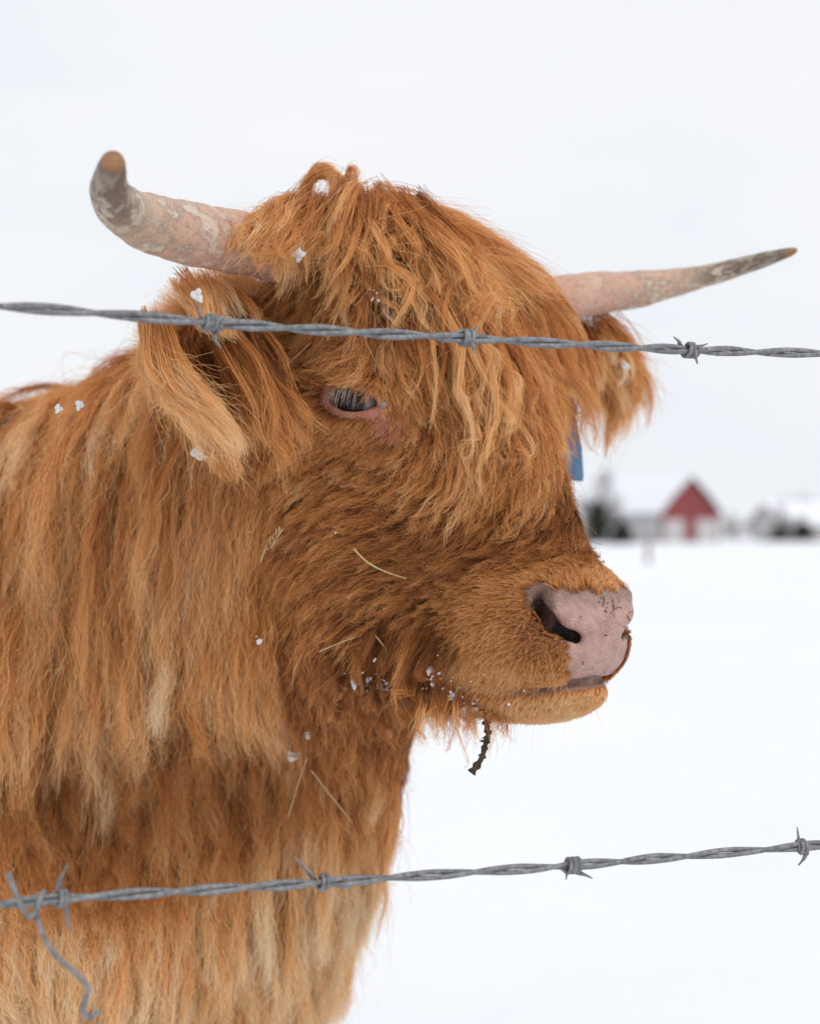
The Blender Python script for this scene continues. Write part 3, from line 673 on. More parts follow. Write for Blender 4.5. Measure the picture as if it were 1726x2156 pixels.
# --- neck, shoulder, chest
for u, v, du, dv, L in ((430, 730, -.5, .8, 90), (330, 790, -.6, .8, 110), (240, 820, -.6, .8, 110), (150, 860, -.45, .9, 120), (60, 910, -.35, 1, 120), (10, 930, -.2, 1, 120), (500, 800, -.35, 1, 90), (420, 860, -.25, 1, 110),
                        (100, 1000, -.1, 1, 140), (220, 950, -.15, 1, 140), (330, 1000, -.05, 1, 140), (440, 1000, .0, 1, 110), (540, 1000, -.05, 1, 80), (30, 1200, 0, 1, 105), (150, 1200, 0, 1, 95), (280, 1200, .02, 1, 90), (400, 1200, .05, 1, 90), (510, 1150, .05, 1, 90), (560, 1250, .1, 1, 80),
                        (480, 1350, .15, 1, 80), (580, 1400, .15, 1, 80)):
    guide(u, v, du, dv, L * (1.05 + 0.4 * rng.random()), 24, 0.57, 28, 1.4, False)
for u, v, du, dv, L in ((40, 1450, 0, 1, 90), (180, 1430, 0, 1, 60), (320, 1420, .05, 1, 60), (30, 1700, 0, 1, 90), (400, 1560, .15, 1, 100), (520, 1550, .2, 1, 110), (620, 1550, .1, 1, 90), (700, 1550, .08, 1, 90)):
    guide(u, v, du, dv, L, 20, 0.50, 22, 1.0, False)
for u, v, du, dv, L in ((160, 1720, -.02, 1, 55), (250, 1640, 0, 1, 50), (330, 1700, .03, 1, 45), (420, 1680, .08, 1, 50), (300, 1800, 0, 1, 55)):
    guide(u, v, du, dv, L * 0.8, 12, 0.42, 7, 0.4, False)  # darker tint paints the shadow of the hollow into the hair
for u, v, du, dv, L in ((480, 1820, .1, 1, 90), (520, 1750, .08, 1, 95), (620, 1700, .1, 1, 95), (700, 1650, .15, 1, 90), (60, 1950, 0, 1, 90), (200, 1950, -.03, 1, 90), (350, 1950, 0, 1, 90), (500, 1950, .05, 1, 95), (620, 1900, .1, 1, 95), (700, 1850, .18, 1, 90), (450, 2100, 0, 1, 90), (600, 2080, .08, 1, 90)):
    guide(u, v, du, dv, L, 20, 0.79, 26, 0.4, False)
# --- the rest of the body, out of the picture
for a in (-0.15, -0.4, -0.65, -0.9):
    for sg in (1, -1):
        for h, w in ((0.06, 0.06), (-0.05, 0.17), (-0.2, 0.22), (-0.32, 0.16)):
            d = -BF * 0.35 + BR * sg * (0.8 if h > 0 else 0.15) + np.array((0, 0, -0.9)); guide3(BP(a, sg * w, h), d, 0.10, 20, 0.5, 0.024, 1.2)
for sg in (-1,):
    for h, w in ((0.04, 0.08), (-0.1, 0.17), (-0.25, 0.19)):
        guide3(BP(0.05, sg * w, h), np.array((0, -0.1, -1)), 0.11, 20, 0.5, 0.024, 1.2)
    guide3((-0.09, -0.1, 0.1), (-.5, -.3, -.8), 0.09, 22, 0.5, 0.022, 1.2); guide3((-0.12, -0.22, -0.05), (-.1, -.1, -1), 0.12, 22, 0.5, 0.022, 1.2)
guide3((-0.03, -0.1, 0.17), (-.6, -.6, 0), 0.09, 25, 0.5, 0.02, 1.2); guide3((0.03, -0.1, 0.17), (.6, -.6, -.2), 0.09, 25, 0.5, 0.02, 1.2)
for a, lat0 in ((0.02, 0.105), (-0.88, 0.105)):
    for lat in (lat0, -lat0):
        for h in (-0.5, -0.65, -0.8): guide3(BP(a, lat, h), (0, -.1, -1), 0.05 if h < -0.55 else 0.08, 20, 0.5, 0.015, 1.0)
GP, GD, GA = np.array(GP, np.float32), np.array(GD, np.float32), np.array(GA, np.float32)
print('guides', len(GP))
def field(p, want_attr=False):
    """Shepard blend of the guides near p"""
    D_, A_ = np.zeros((len(p), 3), np.float32), np.zeros((len(p), GA.shape[1]), np.float32)
    for i in range(0, len(p), 20000):
        q = p[i:i + 20000].astype(np.float32)
        d2 = ((q ** 2).sum(1)[:, None] + (GP ** 2).sum(1)[None] - 2 * q @ GP.T).clip(0) + 6e-5
        w = d2 ** -2.2; w /= w.sum(1)[:, None]
        D_[i:i + 20000] = w @ GD
        if want_attr: A_[i:i + 20000] = w @ GA
    return (norm(D_), A_) if want_attr else norm(D_)
def push_out(p, off):
    d = sample(p); bad = d < off
    if bad.any():
        q = p[bad]; p[bad] = q + sgrad(q) * (off[bad] - d[bad])[:, None] if not np.isscalar(off) else q + sgrad(q) * (off - d[bad])[:, None]
    return p
def grow(root, n, L, lift, puff, wave, k, follow, grav, jit=0.15, fieldfn=field, wl=0.045):
    """march strands from the skin through the flow field, sagging and resting on the body"""
    N_ = len(root); P = np.zeros((N_, k, 3)); p = root.copy(); P[:, 0] = p
    tdir = fieldfn(p); tdir = norm(tdir - n * (tdir * n).sum(1)[:, None] + jit * rng.normal(size=(N_, 3)))
    la = np.radians(lift)[:, None]; d = tdir * np.cos(la) + n * np.sin(la); st = (L / (k - 1))[:, None]
    ph = rng.random((N_, 2)) * 6.28; wl_ = wl * (0.5 + 1.4 * rng.random(N_)); wave = wave * (0.25 + 1.3 * rng.random(N_))
    for j in range(1, k):
        f = fieldfn(p); g = sgrad(p); fl = norm(f - g * (f * g).sum(1)[:, None])
        d = norm(d * (1 - follow) + fl * follow + np.array((0, 0, -1.0)) * grav * st)
        arc = L * j / (k - 1); s1 = np.sin(arc / wl_ * 6.28 + ph[:, 0]); s2 = np.cos(arc / wl_ * 6.28 * 0.8 + ph[:, 1])
        side = np.cross(d, g); amp = (wave * 0.22 * min(1, j / k * 2))[:, None]
        dd = norm(d + side * s1[:, None] * amp + g * s2[:, None] * amp * 0.6)
        p = p + dd * st
        sd = sample(p); off = np.minimum(0.0015 + 0.25 * puff, 0.2 * arc + 0.0005)
        corr = np.where(sd < off, off - sd, np.where((sd > puff) & (sd < 0.1), -(sd - puff) * 0.35, 0))
        p = p + g * corr[:, None]; P[:, j] = p
    return P
def kd(points):
    t_ = kdtree.KDTree(len(points))
    for i, q in enumerate(points): t_.insert(q, i)
    t_.balance(); return t_
def nearest(pts, q):
    """index of the nearest of pts for each q (hashed grid, numpy only)"""
    res = np.zeros(len(q), int); t_ = kd(pts.tolist()); f = t_.find
    for i, x in enumerate(q.tolist()): res[i] = f(x)[1]
    return res
def populate(root, n, G, groot, clump=0.75, clump2=0.6, sub=10, lenvar=0.25, frizz=0.0012, flyaway=0.06, cpow=1.0):
    """children strands gathered into the locks G"""
    gi = nearest(groot, root); k = G.shape[1]; tt = np.linspace(0, 1, k); N_ = len(root)
    off = root - groot[gi]
    cl = np.clip(clump * (0.75 + 0.5 * rng.random(len(groot)))[gi], 0, 0.97); cl[rng.random(N_) < flyaway] *= 0.15
    sc_ = 1 - lenvar * rng.random(N_)
    # re-time the lock so that children end at different lengths
    x = sc_[:, None] * tt[None] * (k - 1); i0 = np.minimum(x.astype(int), k - 2); fr = (x - i0)[..., None]
    Gp = G[gi[:, None], i0] * (1 - fr) + G[gi[:, None], i0 + 1] * fr
    P = Gp + off[:, None] * (1 - cl[:, None] * tt[None] ** cpow)[..., None]
    if clump2 > 0:
        cs = rng.choice(N_, max(N_ // sub, 1), replace=False); ci = cs[nearest(root[cs], root)]
        same = gi[ci] == gi; o2 = (root - root[ci])
        w = (clump2 * same * (0.6 + 0.8 * rng.random(N_)))[:, None].clip(0, 0.95) * tt[None] ** 0.7
        # each small wisp has a wave of its own
        a1 = rng.normal(size=(N_, 3)); a2 = rng.normal(size=(N_, 3)); fq = 1.5 + 2.5 * rng.random(N_); ph = rng.random(N_) * 6.28
        wv = np.sin(tt[None] * fq[:, None] * 6.28 + ph[:, None])[..., None] * a1[:, None] + np.cos(tt[None] * fq[:, None] * 4.4 + ph[:, None])[..., None] * a2[:, None]
        Ln = np.linalg.norm(np.diff(G, axis=1), axis=2).sum(1)
        P = P + (wv[ci] * (tt[None] * 0.022 * Ln[gi][:, None])[..., None])
        tgt = P[ci] + o2[:, None] * 0.25
        P = P * (1 - w[..., None]) + tgt * w[..., None]
    wob = rng.normal(size=(N_, 3)); fq = 1 + 3 * rng.random(N_); ph = rng.random(N_) * 6.28
    P = P + wob[:, None] * (np.sin(tt[None] * fq[:, None] * 6.28 + ph[:, None]) * tt[None] * frizz)[..., None]
    fly = (rng.random(N_) < 0.05) * rng.random(N_) * 0.16 * np.linalg.norm(np.diff(G, axis=1), axis=2).sum(1)[gi]
    P = P + (n + 0.5 * rng.normal(size=(N_, 3)))[:, None] * (fly[:, None] * tt[None] ** 1.4)[..., None]
    P[:, 0] = root
    sh = P.shape; q = P.reshape(-1, 3); offs = np.tile(np.minimum(0.0012 * np.arange(k) / 3, 0.002), N_)
    return push_out(q, offs).reshape(sh), gi
# which skin carries what
def bald(p):
    x, y, z = eye_xy(p); slit = ((x - 0.0015) / 0.021) ** 2 + (y / 0.0115) ** 2
    return np.clip(planum_mask(p) + smoothstep(0.0095, 0.0070, near_path(p, nos)) + 0.8 * smoothstep(0.018, 0.009, np.sqrt((x - 0.026) ** 2 + (y + 0.013) ** 2 + (z * 0.5) ** 2)) + smoothstep(1.15, 0.85, slit) * (z > -0.002) + smoothstep(0.0038, 0.0026, near_path(p, mou)), 0, 1)
tp = TCEN; _, tat = field(tp, True)
ttocam = norm(CAMH - tp); facing = (TNRM * ttocam).sum(1)
tw = H2W(tp); tu = UC + tw[:, 0] / tw[:, 1] * FV; tv = VH - (tw[:, 2] - CAMZ) / tw[:, 1] * FV
# coarser coat where neither this view nor a step to the side can look
shown = smoothstep(-0.75, -0.35, facing) * smoothstep(-700, -350, tu) * smoothstep(2750, 2400, tv)
HEADM = (tp[:, 1] > -0.10) & (tp[:, 2] > -0.135) & (tp[:, 1] + 0.35 * tp[:, 2] > -0.10)
notb = 1 - bald(tp)
def split_hair():
    L = tat[:, 0]
    Lj = L * (1 + 0.16 * rng.normal(size=len(L)))
    plush = (Lj < 0.0145) & HEADM
    face = (Lj >= 0.0145) & HEADM
    rest = ~HEADM
    return plush, face, rest
PLUSH, FACE, REST = split_hair()
QL = 1.0
def coat(name, mask, dg, dc, k, follow, grav, clump, clump2, rad, label, lenj=0.25, jit=0.15, frizz=0.0012, sub=10, tj=0.10, wl=0.045, cpow=1.0, flyaway=0.06):
    gr, gn = scatter(np.where(mask, dg, 0) * (0.25 + 0.75 * shown) * (notb > 0.3))
    _, ga = field(gr, True)
    L = ga[:, 0] * (1 + lenj * rng.normal(size=len(gr))).clip(0.5, 1.6)
    G = grow(gr, gn, L, ga[:, 1] * (0.6 + 0.8 * rng.random(len(gr))), ga[:, 3] * (0.3 + 1.4 * rng.random(len(gr))), ga[:, 4], k, follow, grav, jit, wl=wl)
    cr_, cn = scatter(np.where(mask, dc, 0) * (0.08 + 0.92 * shown) * notb * QL)
    P, gi = populate(cr_, cn, G, gr, clump, clump2, sub, 0.3, frizz, flyaway, cpow)
    _, ca_ = field(cr_, True)
    lt = rng.normal(size=len(gr)) * tj
    tint = ca_[:, 2] + lt[gi] + rng.normal(size=len(cr_)) * 0.09
    tt = np.linspace(0, 1, k); tint = tint[:, None] + (tt[None] - 0.55) * 0.5  # roots darker, tips lighter: shade between strands painted into the tint
    cw = H2W(cr_); cu = UC + cw[:, 0] / cw[:, 1] * FV; fat = 1 + 1.3 * smoothstep(-150, -600, cu)
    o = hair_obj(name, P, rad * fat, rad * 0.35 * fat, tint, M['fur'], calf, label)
    print(name, len(gr), len(cr_), round(time.time() - T0, 1)); return o
coat('muzzle_fur', PLUSH, 34e4, 260e4, 6, 0.25, 2, 0.1, 0.3, 0.00009, 'short pale plush on muzzle and round eye', frizz=0.0005, jit=0.08, tj=0.04, lenj=0.15)
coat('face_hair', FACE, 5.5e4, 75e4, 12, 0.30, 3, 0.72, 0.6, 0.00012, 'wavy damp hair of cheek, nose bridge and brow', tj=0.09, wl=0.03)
LOWER = REST & ((tp[:, 2] + 0.02 * np.sin(tp[:, 0] * 40) < -0.235) | (tat[:, 0] < 0.055))
coat('chest_fur', LOWER, 1.1e4, 46e4, 14, 0.2, 8, 0.55, 0.45, 0.00013, 'soft finer fur of chest and upper legs', tj=0.05, wl=0.09, frizz=0.0024, jit=0.15, lenj=0.25, flyaway=0.15)
coat('body_coat', REST & ~LOWER, 0.5e4, 33e4, 16, 0.16, 9, 0.84, 0.65, 0.00015, 'long hanging wavy coat of neck, shoulder and chest', tj=0.10, wl=0.07, frizz=0.0034, jit=0.34, lenj=0.4, cpow=0.7, flyaway=0.12)
mane_mask = REST & (tp[:, 1] > -0.62) & (tp[:, 2] > -0.26)
coat('mane_locks', mane_mask, 0.20e4, 10e4, 16, 0.10, 10, 0.93, 0.55, 0.00014, 'loose wavy locks over neck and shoulder', tj=0.09, wl=0.06, frizz=0.0016, lenj=0.35, cpow=0.45, jit=0.3, flyaway=0.05)
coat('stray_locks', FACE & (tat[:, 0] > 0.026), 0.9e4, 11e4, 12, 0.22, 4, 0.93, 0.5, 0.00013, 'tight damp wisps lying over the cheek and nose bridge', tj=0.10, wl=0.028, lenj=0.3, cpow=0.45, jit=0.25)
print('hair strands', HAIRN, round(time.time() - T0, 1))
# ------------------------------------------------------------------ drawn locks: forelock, ear fringes
def lock_curve(pts, n=12):
    """(u, v, height above the skin in mm [, depth]) -> smooth curve in calf coordinates"""
    out_ = []; D_ = []
    for q in pts:
        p = hit(q[0], q[1]) if len(q) < 4 else None
        D_.append(H2W(p)[1] if p is not None else (q[3] if len(q) > 3 else np.nan)); out_.append(p)
    D_ = np.array(D_, float)
    ok = ~np.isnan(D_)
    if not ok.any(): D_[:] = 1.03; ok[:] = True
    D_ = np.interp(np.arange(len(D_)), np.arange(len(D_))[ok], D_[ok])
    res = []
    for q, p, d in zip(pts, out_, D_):
        w = W2H(V(q[0], q[1], d)); back = norm(CAMH - w)
        res.append(w + back * q[2] * 1e-3)
    return resample(np.array(res), n)
def family(curves, nl, ns, r0, r1, tint, jit=0.004, wave=1.0, k=14, spread=1.0, off=0.003, tipfree=0.35, tv=0.09, lenv=0.3):
    """nl locks blended between the drawn curves, ns strands in each"""
    C = np.stack([lock_curve(c, k) for c in curves]); allP, allT = [], []
    tt = np.linspace(0, 1, k)
    for i in range(nl):
        x = rng.random() * (len(C) - 1); j = min(int(x), max(len(C) - 2, 0)); f = x - j
        c = C[j] * (1 - f) + C[min(j + 1, len(C) - 1)] * f
        cut = 1 - lenv * rng.random(); st = 0.12 * rng.random() * spread
        xs = (st + (cut - st) * tt) * (k - 1); c = np.stack([np.interp(xs, np.arange(k), c[:, a]) for a in range(3)], 1)
        L = np.linalg.norm(np.diff(c, axis=0), axis=1).sum()
        c = c + rng.normal(size=3) * jit * spread
        d1, d2 = rng.normal(size=3), rng.normal(size=3); ph = rng.random(2) * 6.28; fq = L / 0.05 * (0.6 + 0.8 * rng.random())
        c = c + wave * 0.0032 * (np.outer(np.sin(tt * fq * 6.28 + ph[0]) * tt ** 1.2, d1) + np.outer(np.sin(tt * fq * 3.9 + ph[1]) * tt, d2))
        m_ = max(int(ns * (0.5 + rng.random())), 3)
        g = rng.normal(size=(m_, 3)); g2 = rng.normal(size=(m_, 3)); rr = r0 * (0.6 + 0.8 * rng.random())
        prof = rr + (r1 - rr) * tt ** 0.8
        P = c[None] + g[:, None] * (prof * 0.6)[None, :, None]
        fl = rng.random(m_) ** 4; P = P + g2[:, None] * (fl[:, None] * tt[None] ** 1.5 * tipfree * 0.012)[..., None]
        g3 = rng.normal(size=(m_, 3)); f3 = (1.5 + 3 * rng.random(m_))[:, None] * 6.28; p3 = (6.28 * rng.random(m_))[:, None]
        P = P + g3[:, None] * (np.sin(tt[None] * f3 + p3) * tt[None] * 0.0011)[..., None]
        sh_ = 1 - 0.3 * rng.random(m_); xx = sh_[:, None] * tt[None] * (k - 1); i0 = np.minimum(xx.astype(int), k - 2); fr = (xx - i0)[..., None]
        ar = np.arange(m_)[:, None]; P = P[ar, i0] * (1 - fr) + P[ar, i0 + 1] * fr
        allP.append(P); allT.append(tint + rng.normal() * tv + rng.normal(size=m_) * 0.06)
    P = np.concatenate(allP); T_ = np.concatenate(allT)
    q = P.reshape(-1, 3); P = push_out(q, off).reshape(P.shape)
    return P, T_
def join_hair(name, parts, rad, mat, parent, label):
    P = np.concatenate([p for p, _ in parts]); T_ = np.concatenate([t_ for _, t_ in parts]); k = P.shape[1]
    tt = np.linspace(0, 1, k); return hair_obj(name, P, rad, rad * 0.4, T_[:, None] + (tt[None] - 0.5) * 0.36, mat, parent, label)  # same painted depth shade, dark roots to light tips
FL = []
# left mop, falling over the near horn's root
FL.append(family([[(600, 444, 5, 1.0), (562, 455, 10, .95), (527, 488, 6, .92), (503, 532, 4, .905)], [(640, 432, 8, 1.0), (612, 458, 20, .955), (587, 510, 14, .93), (560, 585, 8, .92)], [(680, 432, 10, 1.01), (657, 465, 26), (640, 525, 30), (628, 605, 16)]], 74, 54, 0.0045, 0.0012, 0.55, 0.005, 1.2, tipfree=0.8))
# middle mop, hanging forward
FL.append(family([[(720, 430, 10), (690, 455, 28), (655, 520, 34), (640, 590, 26)], [(735, 432, 12), (720, 480, 32), (705, 550, 36), (690, 630, 24)], [(760, 432, 12), (765, 490, 34), (775, 560, 36), (790, 640, 22)], [(790, 440, 12), (810, 500, 34), (835, 570, 34), (850, 660, 20)]], 88, 42, 0.0036, 0.0008, 0.58, 0.009, 2.3, tipfree=1.2))
# middle right, curling under
FL.append(family([[(800, 445, 12), (830, 500, 30), (880, 580, 34), (905, 650, 26), (890, 700, 16)], [(820, 445, 12), (880, 510, 32), (950, 590, 36), (985, 650, 30), (975, 710, 16)], [(830, 450, 14), (910, 530, 34), (980, 600, 38), (1005, 660, 30), (985, 730, 14)]], 78, 42, 0.0036, 0.0008, 0.58, 0.009, 2.4, tipfree=1.2))
# the big sweep to the far side
FL.append(family([[(760, 452, 8), (830, 448, 14), (930, 472, 18), (1060, 530, 18), (1190, 596, 12)], [(780, 455, 10), (860, 455, 18), (960, 496, 22), (1070, 540, 22), (1180, 610, 14)], [(790, 445, 12), (870, 450, 24), (960, 510, 28), (1050, 580, 26), (1130, 670, 16)], [(800, 450, 14), (880, 480, 26), (960, 550, 30), (1030, 630, 26), (1070, 730, 12)]], 92, 80, 0.0055, 0.0015, 0.57, 0.004, 0.9, tipfree=0.8))
# curtain on the far side of the face
FL.append(family([[(1080, 575, 10), (1160, 630, 14), (1215, 710, 14, 1.12), (1245, 800, 12, 1.12), (1255, 890, 8, 1.12)], [(1060, 590, 12), (1130, 660, 18), (1185, 750, 18, 1.10), (1215, 840, 14, 1.10), (1225, 930, 8, 1.10)], [(1040, 600, 14), (1100, 690, 22), (1150, 790, 20), (1190, 890, 10, 1.06), (1205, 970, 4, 1.06)], [(1000, 620, 16), (1070, 720, 22), (1130, 830, 18), (1160, 930, 12), (1160, 1020, 8)]], 74, 70, 0.0055, 0.001, 0.54, 0.006, 1.2, tipfree=0.7, lenv=0.45))
# long locks over the forehead and nose bridge
FL.append(family([[(880, 540, 16), (940, 650, 26), (985, 780, 24), (995, 890, 18), (985, 1000, 12)], [(930, 570, 16), (990, 680, 26), (1035, 800, 24), (1045, 900, 18), (1010, 1020, 12)], [(960, 590, 16), (1040, 700, 24), (1090, 820, 22), (1100, 930, 16), (1080, 1040, 10)]], 34, 42, 0.0038, 0.0006, 0.62, 0.007, 2.0, tipfree=0.6, lenv=0.4))
FL.append(family([[(860, 640, 20), (845, 720, 24), (840, 790, 20), (862, 870, 12)], [(990, 640, 26), (985, 740, 26), (1000, 860, 20), (985, 940, 10)], [(1000, 900, 16), (1020, 930, 16), (990, 980, 14), (985, 1090, 10)]], 12, 16, 0.0025, 0.0005, 0.66, 0.004, 1.2, lenv=0.15))
# wisps towards the near eye
FL.append(family([[(640, 540, 16), (620, 610, 20), (580, 690, 16), (550, 780, 10)], [(690, 560, 20), (680, 630, 22), (650, 690, 18), (625, 760, 8)], [(730, 570, 22), (720, 630, 22), (690, 670, 18), (680, 725, 8)], [(800, 570, 24), (790, 630, 22), (775, 680, 16), (775, 725, 8)]], 30, 45, 0.005, 0.001, 0.54, 0.005, 1.1))
# dark under-layer beneath the mop
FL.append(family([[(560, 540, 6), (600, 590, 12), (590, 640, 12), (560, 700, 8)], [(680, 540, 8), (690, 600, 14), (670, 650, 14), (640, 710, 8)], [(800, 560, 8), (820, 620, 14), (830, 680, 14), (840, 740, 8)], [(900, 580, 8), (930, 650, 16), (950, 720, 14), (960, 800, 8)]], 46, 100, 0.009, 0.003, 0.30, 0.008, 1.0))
# loops standing up on the crown
FL.append(family([[(625, 425, 8), (650, 374, 10), (690, 368, 10), (725, 420, 10)], [(640, 430, 10), (665, 378, 12), (700, 372, 12), (730, 415, 12)]], 8, 50, 0.003, 0.0016, 0.58, 0.002, 0.5, lenv=0.05))
FL.append(family([[(722, 425, 8), (726, 375, 8), (742, 368, 10), (742, 430, 12)], [(728, 425, 8), (735, 372, 8), (748, 375, 10), (752, 430, 12)]], 3, 40, 0.002, 0.001, 0.55, 0.0015, 0.3, lenv=0.05))
# matted wet beard under the jaw and chin
BD = []
BD.append(family([[(720, 1425, 10), (715, 1470, 12), (735, 1530, 4, 1.0)], [(790, 1435, 10), (790, 1490, 12), (800, 1550, 4, .98)], [(850, 1440, 10), (845, 1490, 12), (860, 1545, 4, .97)], [(900, 1445, 10), (905, 1500, 10), (915, 1560, 4, .96)]], 46, 22, 0.004, 0.0007, 0.30, 0.006, 2.0, lenv=0.5, tipfree=0.8))
BD.append(family([[(900, 1460, 8), (895, 1520, 6, .96), (885, 1580, 4, .96)], [(950, 1470, 6), (945, 1530, 4, .955), (925, 1590, 2, .955)], [(1000, 1490, 4), (1000, 1535, 2, .945), (985, 1580, 2, .945)], [(1060, 1505, 3), (1062, 1528, 2, .94), (1055, 1545, 2, .94)]], 36, 14, 0.004, 0.0006, 0.60, 0.004, 1.6, lenv=0.6, tipfree=0.9))
BD.append(family([[(880, 1330, 12), (850, 1380, 14), (845, 1430, 12), (860, 1480, 8)], [(930, 1360, 10), (900, 1400, 12), (890, 1450, 12), (900, 1500, 6)], [(760, 1330, 12), (740, 1390, 14), (745, 1440, 12), (760, 1490, 8)]], 34, 22, 0.004, 0.0008, 0.34, 0.006, 1.8, lenv=0.4))
join_hair('beard', BD, 0.00013, M['fur'], calf, 'matted damp beard hair along jaw and chin')
# whiskers on muzzle and chin
wr, wn = [], []
while len(wr) < 60:
    p = hit(rng.uniform(960, 1260), rng.uniform(1290, 1500))
    if p is None or planum_mask(p[None])[0] > 0.1 or near_path(p[None], nos)[0] < 0.01: continue
    wr.append(p); wn.append(grad(p))
wr, wn = np.array(wr), np.array(wn); L = 0.012 + 0.022 * rng.random(60); d = norm(wn + np.array((0, 0.2, -0.5)) + 0.3 * rng.normal(size=(60, 3))); P = np.zeros((60, 8, 3)); P[:, 0] = wr; p = wr
for j in range(1, 8):
    d = norm(d + np.array((0, -0.03, -0.12))); p = p + d * (L / 7)[:, None]; P[:, j] = p
hair_obj('whiskers', P, 0.00007, 0.00003, 0.55 + 0.35 * rng.random(60), M['fur'], calf, 'sparse thin whiskers on muzzle and chin')
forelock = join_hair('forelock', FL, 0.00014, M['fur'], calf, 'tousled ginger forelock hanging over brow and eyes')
# ------------------------------------------------------------------ ears
def ear_mesh(sg, droop):
    na, nb = 22, 17; pts = {}
    E0 = np.array((0.080, -0.040, 0.128)); ax_ = norm(np.array((1.0, -0.10, -droop)))
    upv = norm(np.array((droop, -0.28, 0.95))); fr_ = norm(np.array((0.05, 0.93, -0.30)))
    outer, inner_, nr = [], [], []
    for i in range(na):
        a = i / (na - 1); w = 0.050 * (0.45 + 0.55 * math.sin(min(a * 1.6, 1) * math.pi / 2)) * max(1 - a ** 3.2, 0.0) ** 0.5 + 0.001
        for j in range(nb):
            b_ = -1 + 2 * j / (nb - 1)
            p = E0 + ax_ * 0.080 * a + np.array((0, 0, -0.018 * a * a)) + upv * (b_ * w * 0.86) + fr_ * (0.42 * w * b_ * b_ + 0.012 * math.sin(a * 3.14) - 0.012)
            outer.append(p - fr_ * 0.0022); inner_.append(p + fr_ * 0.0022)
            nr.append(norm(fr_ - upv * b_ * 0.8))
    vv = np.array(outer + inner_); nr = np.array(nr); n0 = na * nb; f = []
    for i in range(na - 1):
        for j in range(nb - 1):
            q = (i * nb + j, i * nb + j + 1, (i + 1) * nb + j + 1, (i + 1) * nb + j); f.append(q); f.append(tuple(n0 + x for x in q[::-1]))
        for j in (0, nb - 1):
            q = (i * nb + j, (i + 1) * nb + j, n0 + (i + 1) * nb + j, n0 + i * nb + j); f.append(q if j == 0 else q[::-1])
    S_ = np.array((sg, 1, 1)); return vv * S_, f, nr * S_, na, nb
def fuzz(roots, nr, dirs, L, tint, k=9, grav=6, curl=0.25):
    N_ = len(roots); p = roots.copy(); P = np.zeros((N_, k, 3)); P[:, 0] = p; d = norm(dirs + 0.28 * rng.normal(size=(N_, 3))); st = (L / (k - 1))[:, None]
    ph = rng.random(N_) * 6.28; sd_ = norm(rng.normal(size=(N_, 3)))
    for j in range(1, k):
        d = norm(d + np.array((0, 0, -grav)) * st + sd_ * (curl * np.sin(j * 1.1 + ph))[:, None] * 0.4); p = p + d * st; P[:, j] = p
    return P, tint
m = flat_mat('ear_skin', [(0.3, (0.30, 0.13, 0.06)), (0.7, (0.40, 0.19, 0.10))], 60, 0.7); M['ear'] = m
ears = []
for sg, droop, lab in ((1, 0.03, 'near ear with long blond fringe, drooping below the horn'), (-1, 0.10, 'far ear edged with fluffy orange hair')):
    vv, f, nr, na, nb = ear_mesh(sg, droop); e = mesh_obj('ear', H2W(vv), f, M['ear'], calf); e['label'] = lab; ears.append(e)
    n0 = na * nb; S_ = np.array((sg, 1, 1)); parts_ = []
    def pick(n_, side, amin=0.0, amax=1.0, bmin=-1, bmax=1):
        a = (amin + (amax - amin) * rng.random(n_)) * (na - 1.001); b_ = ((bmin + (bmax - bmin) * rng.random(n_)) + 1) / 2 * (nb - 1.001)
        i, j = a.astype(int), b_.astype(int); fa, fb = (a - i)[:, None], (b_ - j)[:, None]; o_ = n0 if side > 0 else 0
        g = lambda X, o: (X[o + i * nb + j] * (1 - fa) + X[o + (i + 1) * nb + j] * fa) * (1 - fb) + (X[o + i * nb + j + 1] * (1 - fa) + X[o + (i + 1) * nb + j + 1] * fa) * fb
        return g(vv, o_), norm(g(nr, 0)) * side, a / (na - 1), b_ / (nb - 1) * 2 - 1
    # short fuzz outside and in
    for side, n_, t0 in ((-1, 7000, 0.58), (1, 5000, 0.38)):  # inner fuzz tinted darker, painting in the shadow of the ear bowl
        r_, n_v, a, b_ = pick(n_, side)
        dirs = n_v * 0.7 + np.array((0.5 * sg, 0.05, -0.25)); L = (0.011 + 0.010 * rng.random(n_)) * (1 + 0.5 * np.abs(b_))
        parts_.append(fuzz(r_, n_v, dirs, L, t0 + 0.2 * np.abs(b_) ** 3 + 0.07 * rng.normal(size=n_)))
    # pale rim
    for bm in ((-1, -0.86), (0.86, 1)):
        r_, n_v, a, b_ = pick(2600, 1, 0.1, 1, *bm); dirs = np.array((0.45 * sg, -0.1, 0.0)) + np.outer(np.sign(b_), np.array((0, -0.2, 0.7)))
        parts_.append(fuzz(r_, n_v, dirs, 0.014 + 0.016 * rng.random(len(r_)), 0.80 + 0.06 * rng.normal(size=len(r_)), 9, 3))
    r_, n_v, a, b_ = pick(2600, 1, 0.86, 1, -1, 1); parts_.append(fuzz(r_, n_v, np.tile(np.array((0.8 * sg, -0.1, -0.1)), (len(r_), 1)), 0.016 + 0.016 * rng.random(len(r_)), 0.78 + 0.06 * rng.normal(size=len(r_)), 9, 3))
    P = np.concatenate([x[0] for x in parts_]); T_ = np.concatenate([x[1] for x in parts_])
    hair_obj('ear_fuzz', P, 0.00012, 0.00005, T_, M['fur'], e, None)
near_ear, far_ear = ears
EF = []
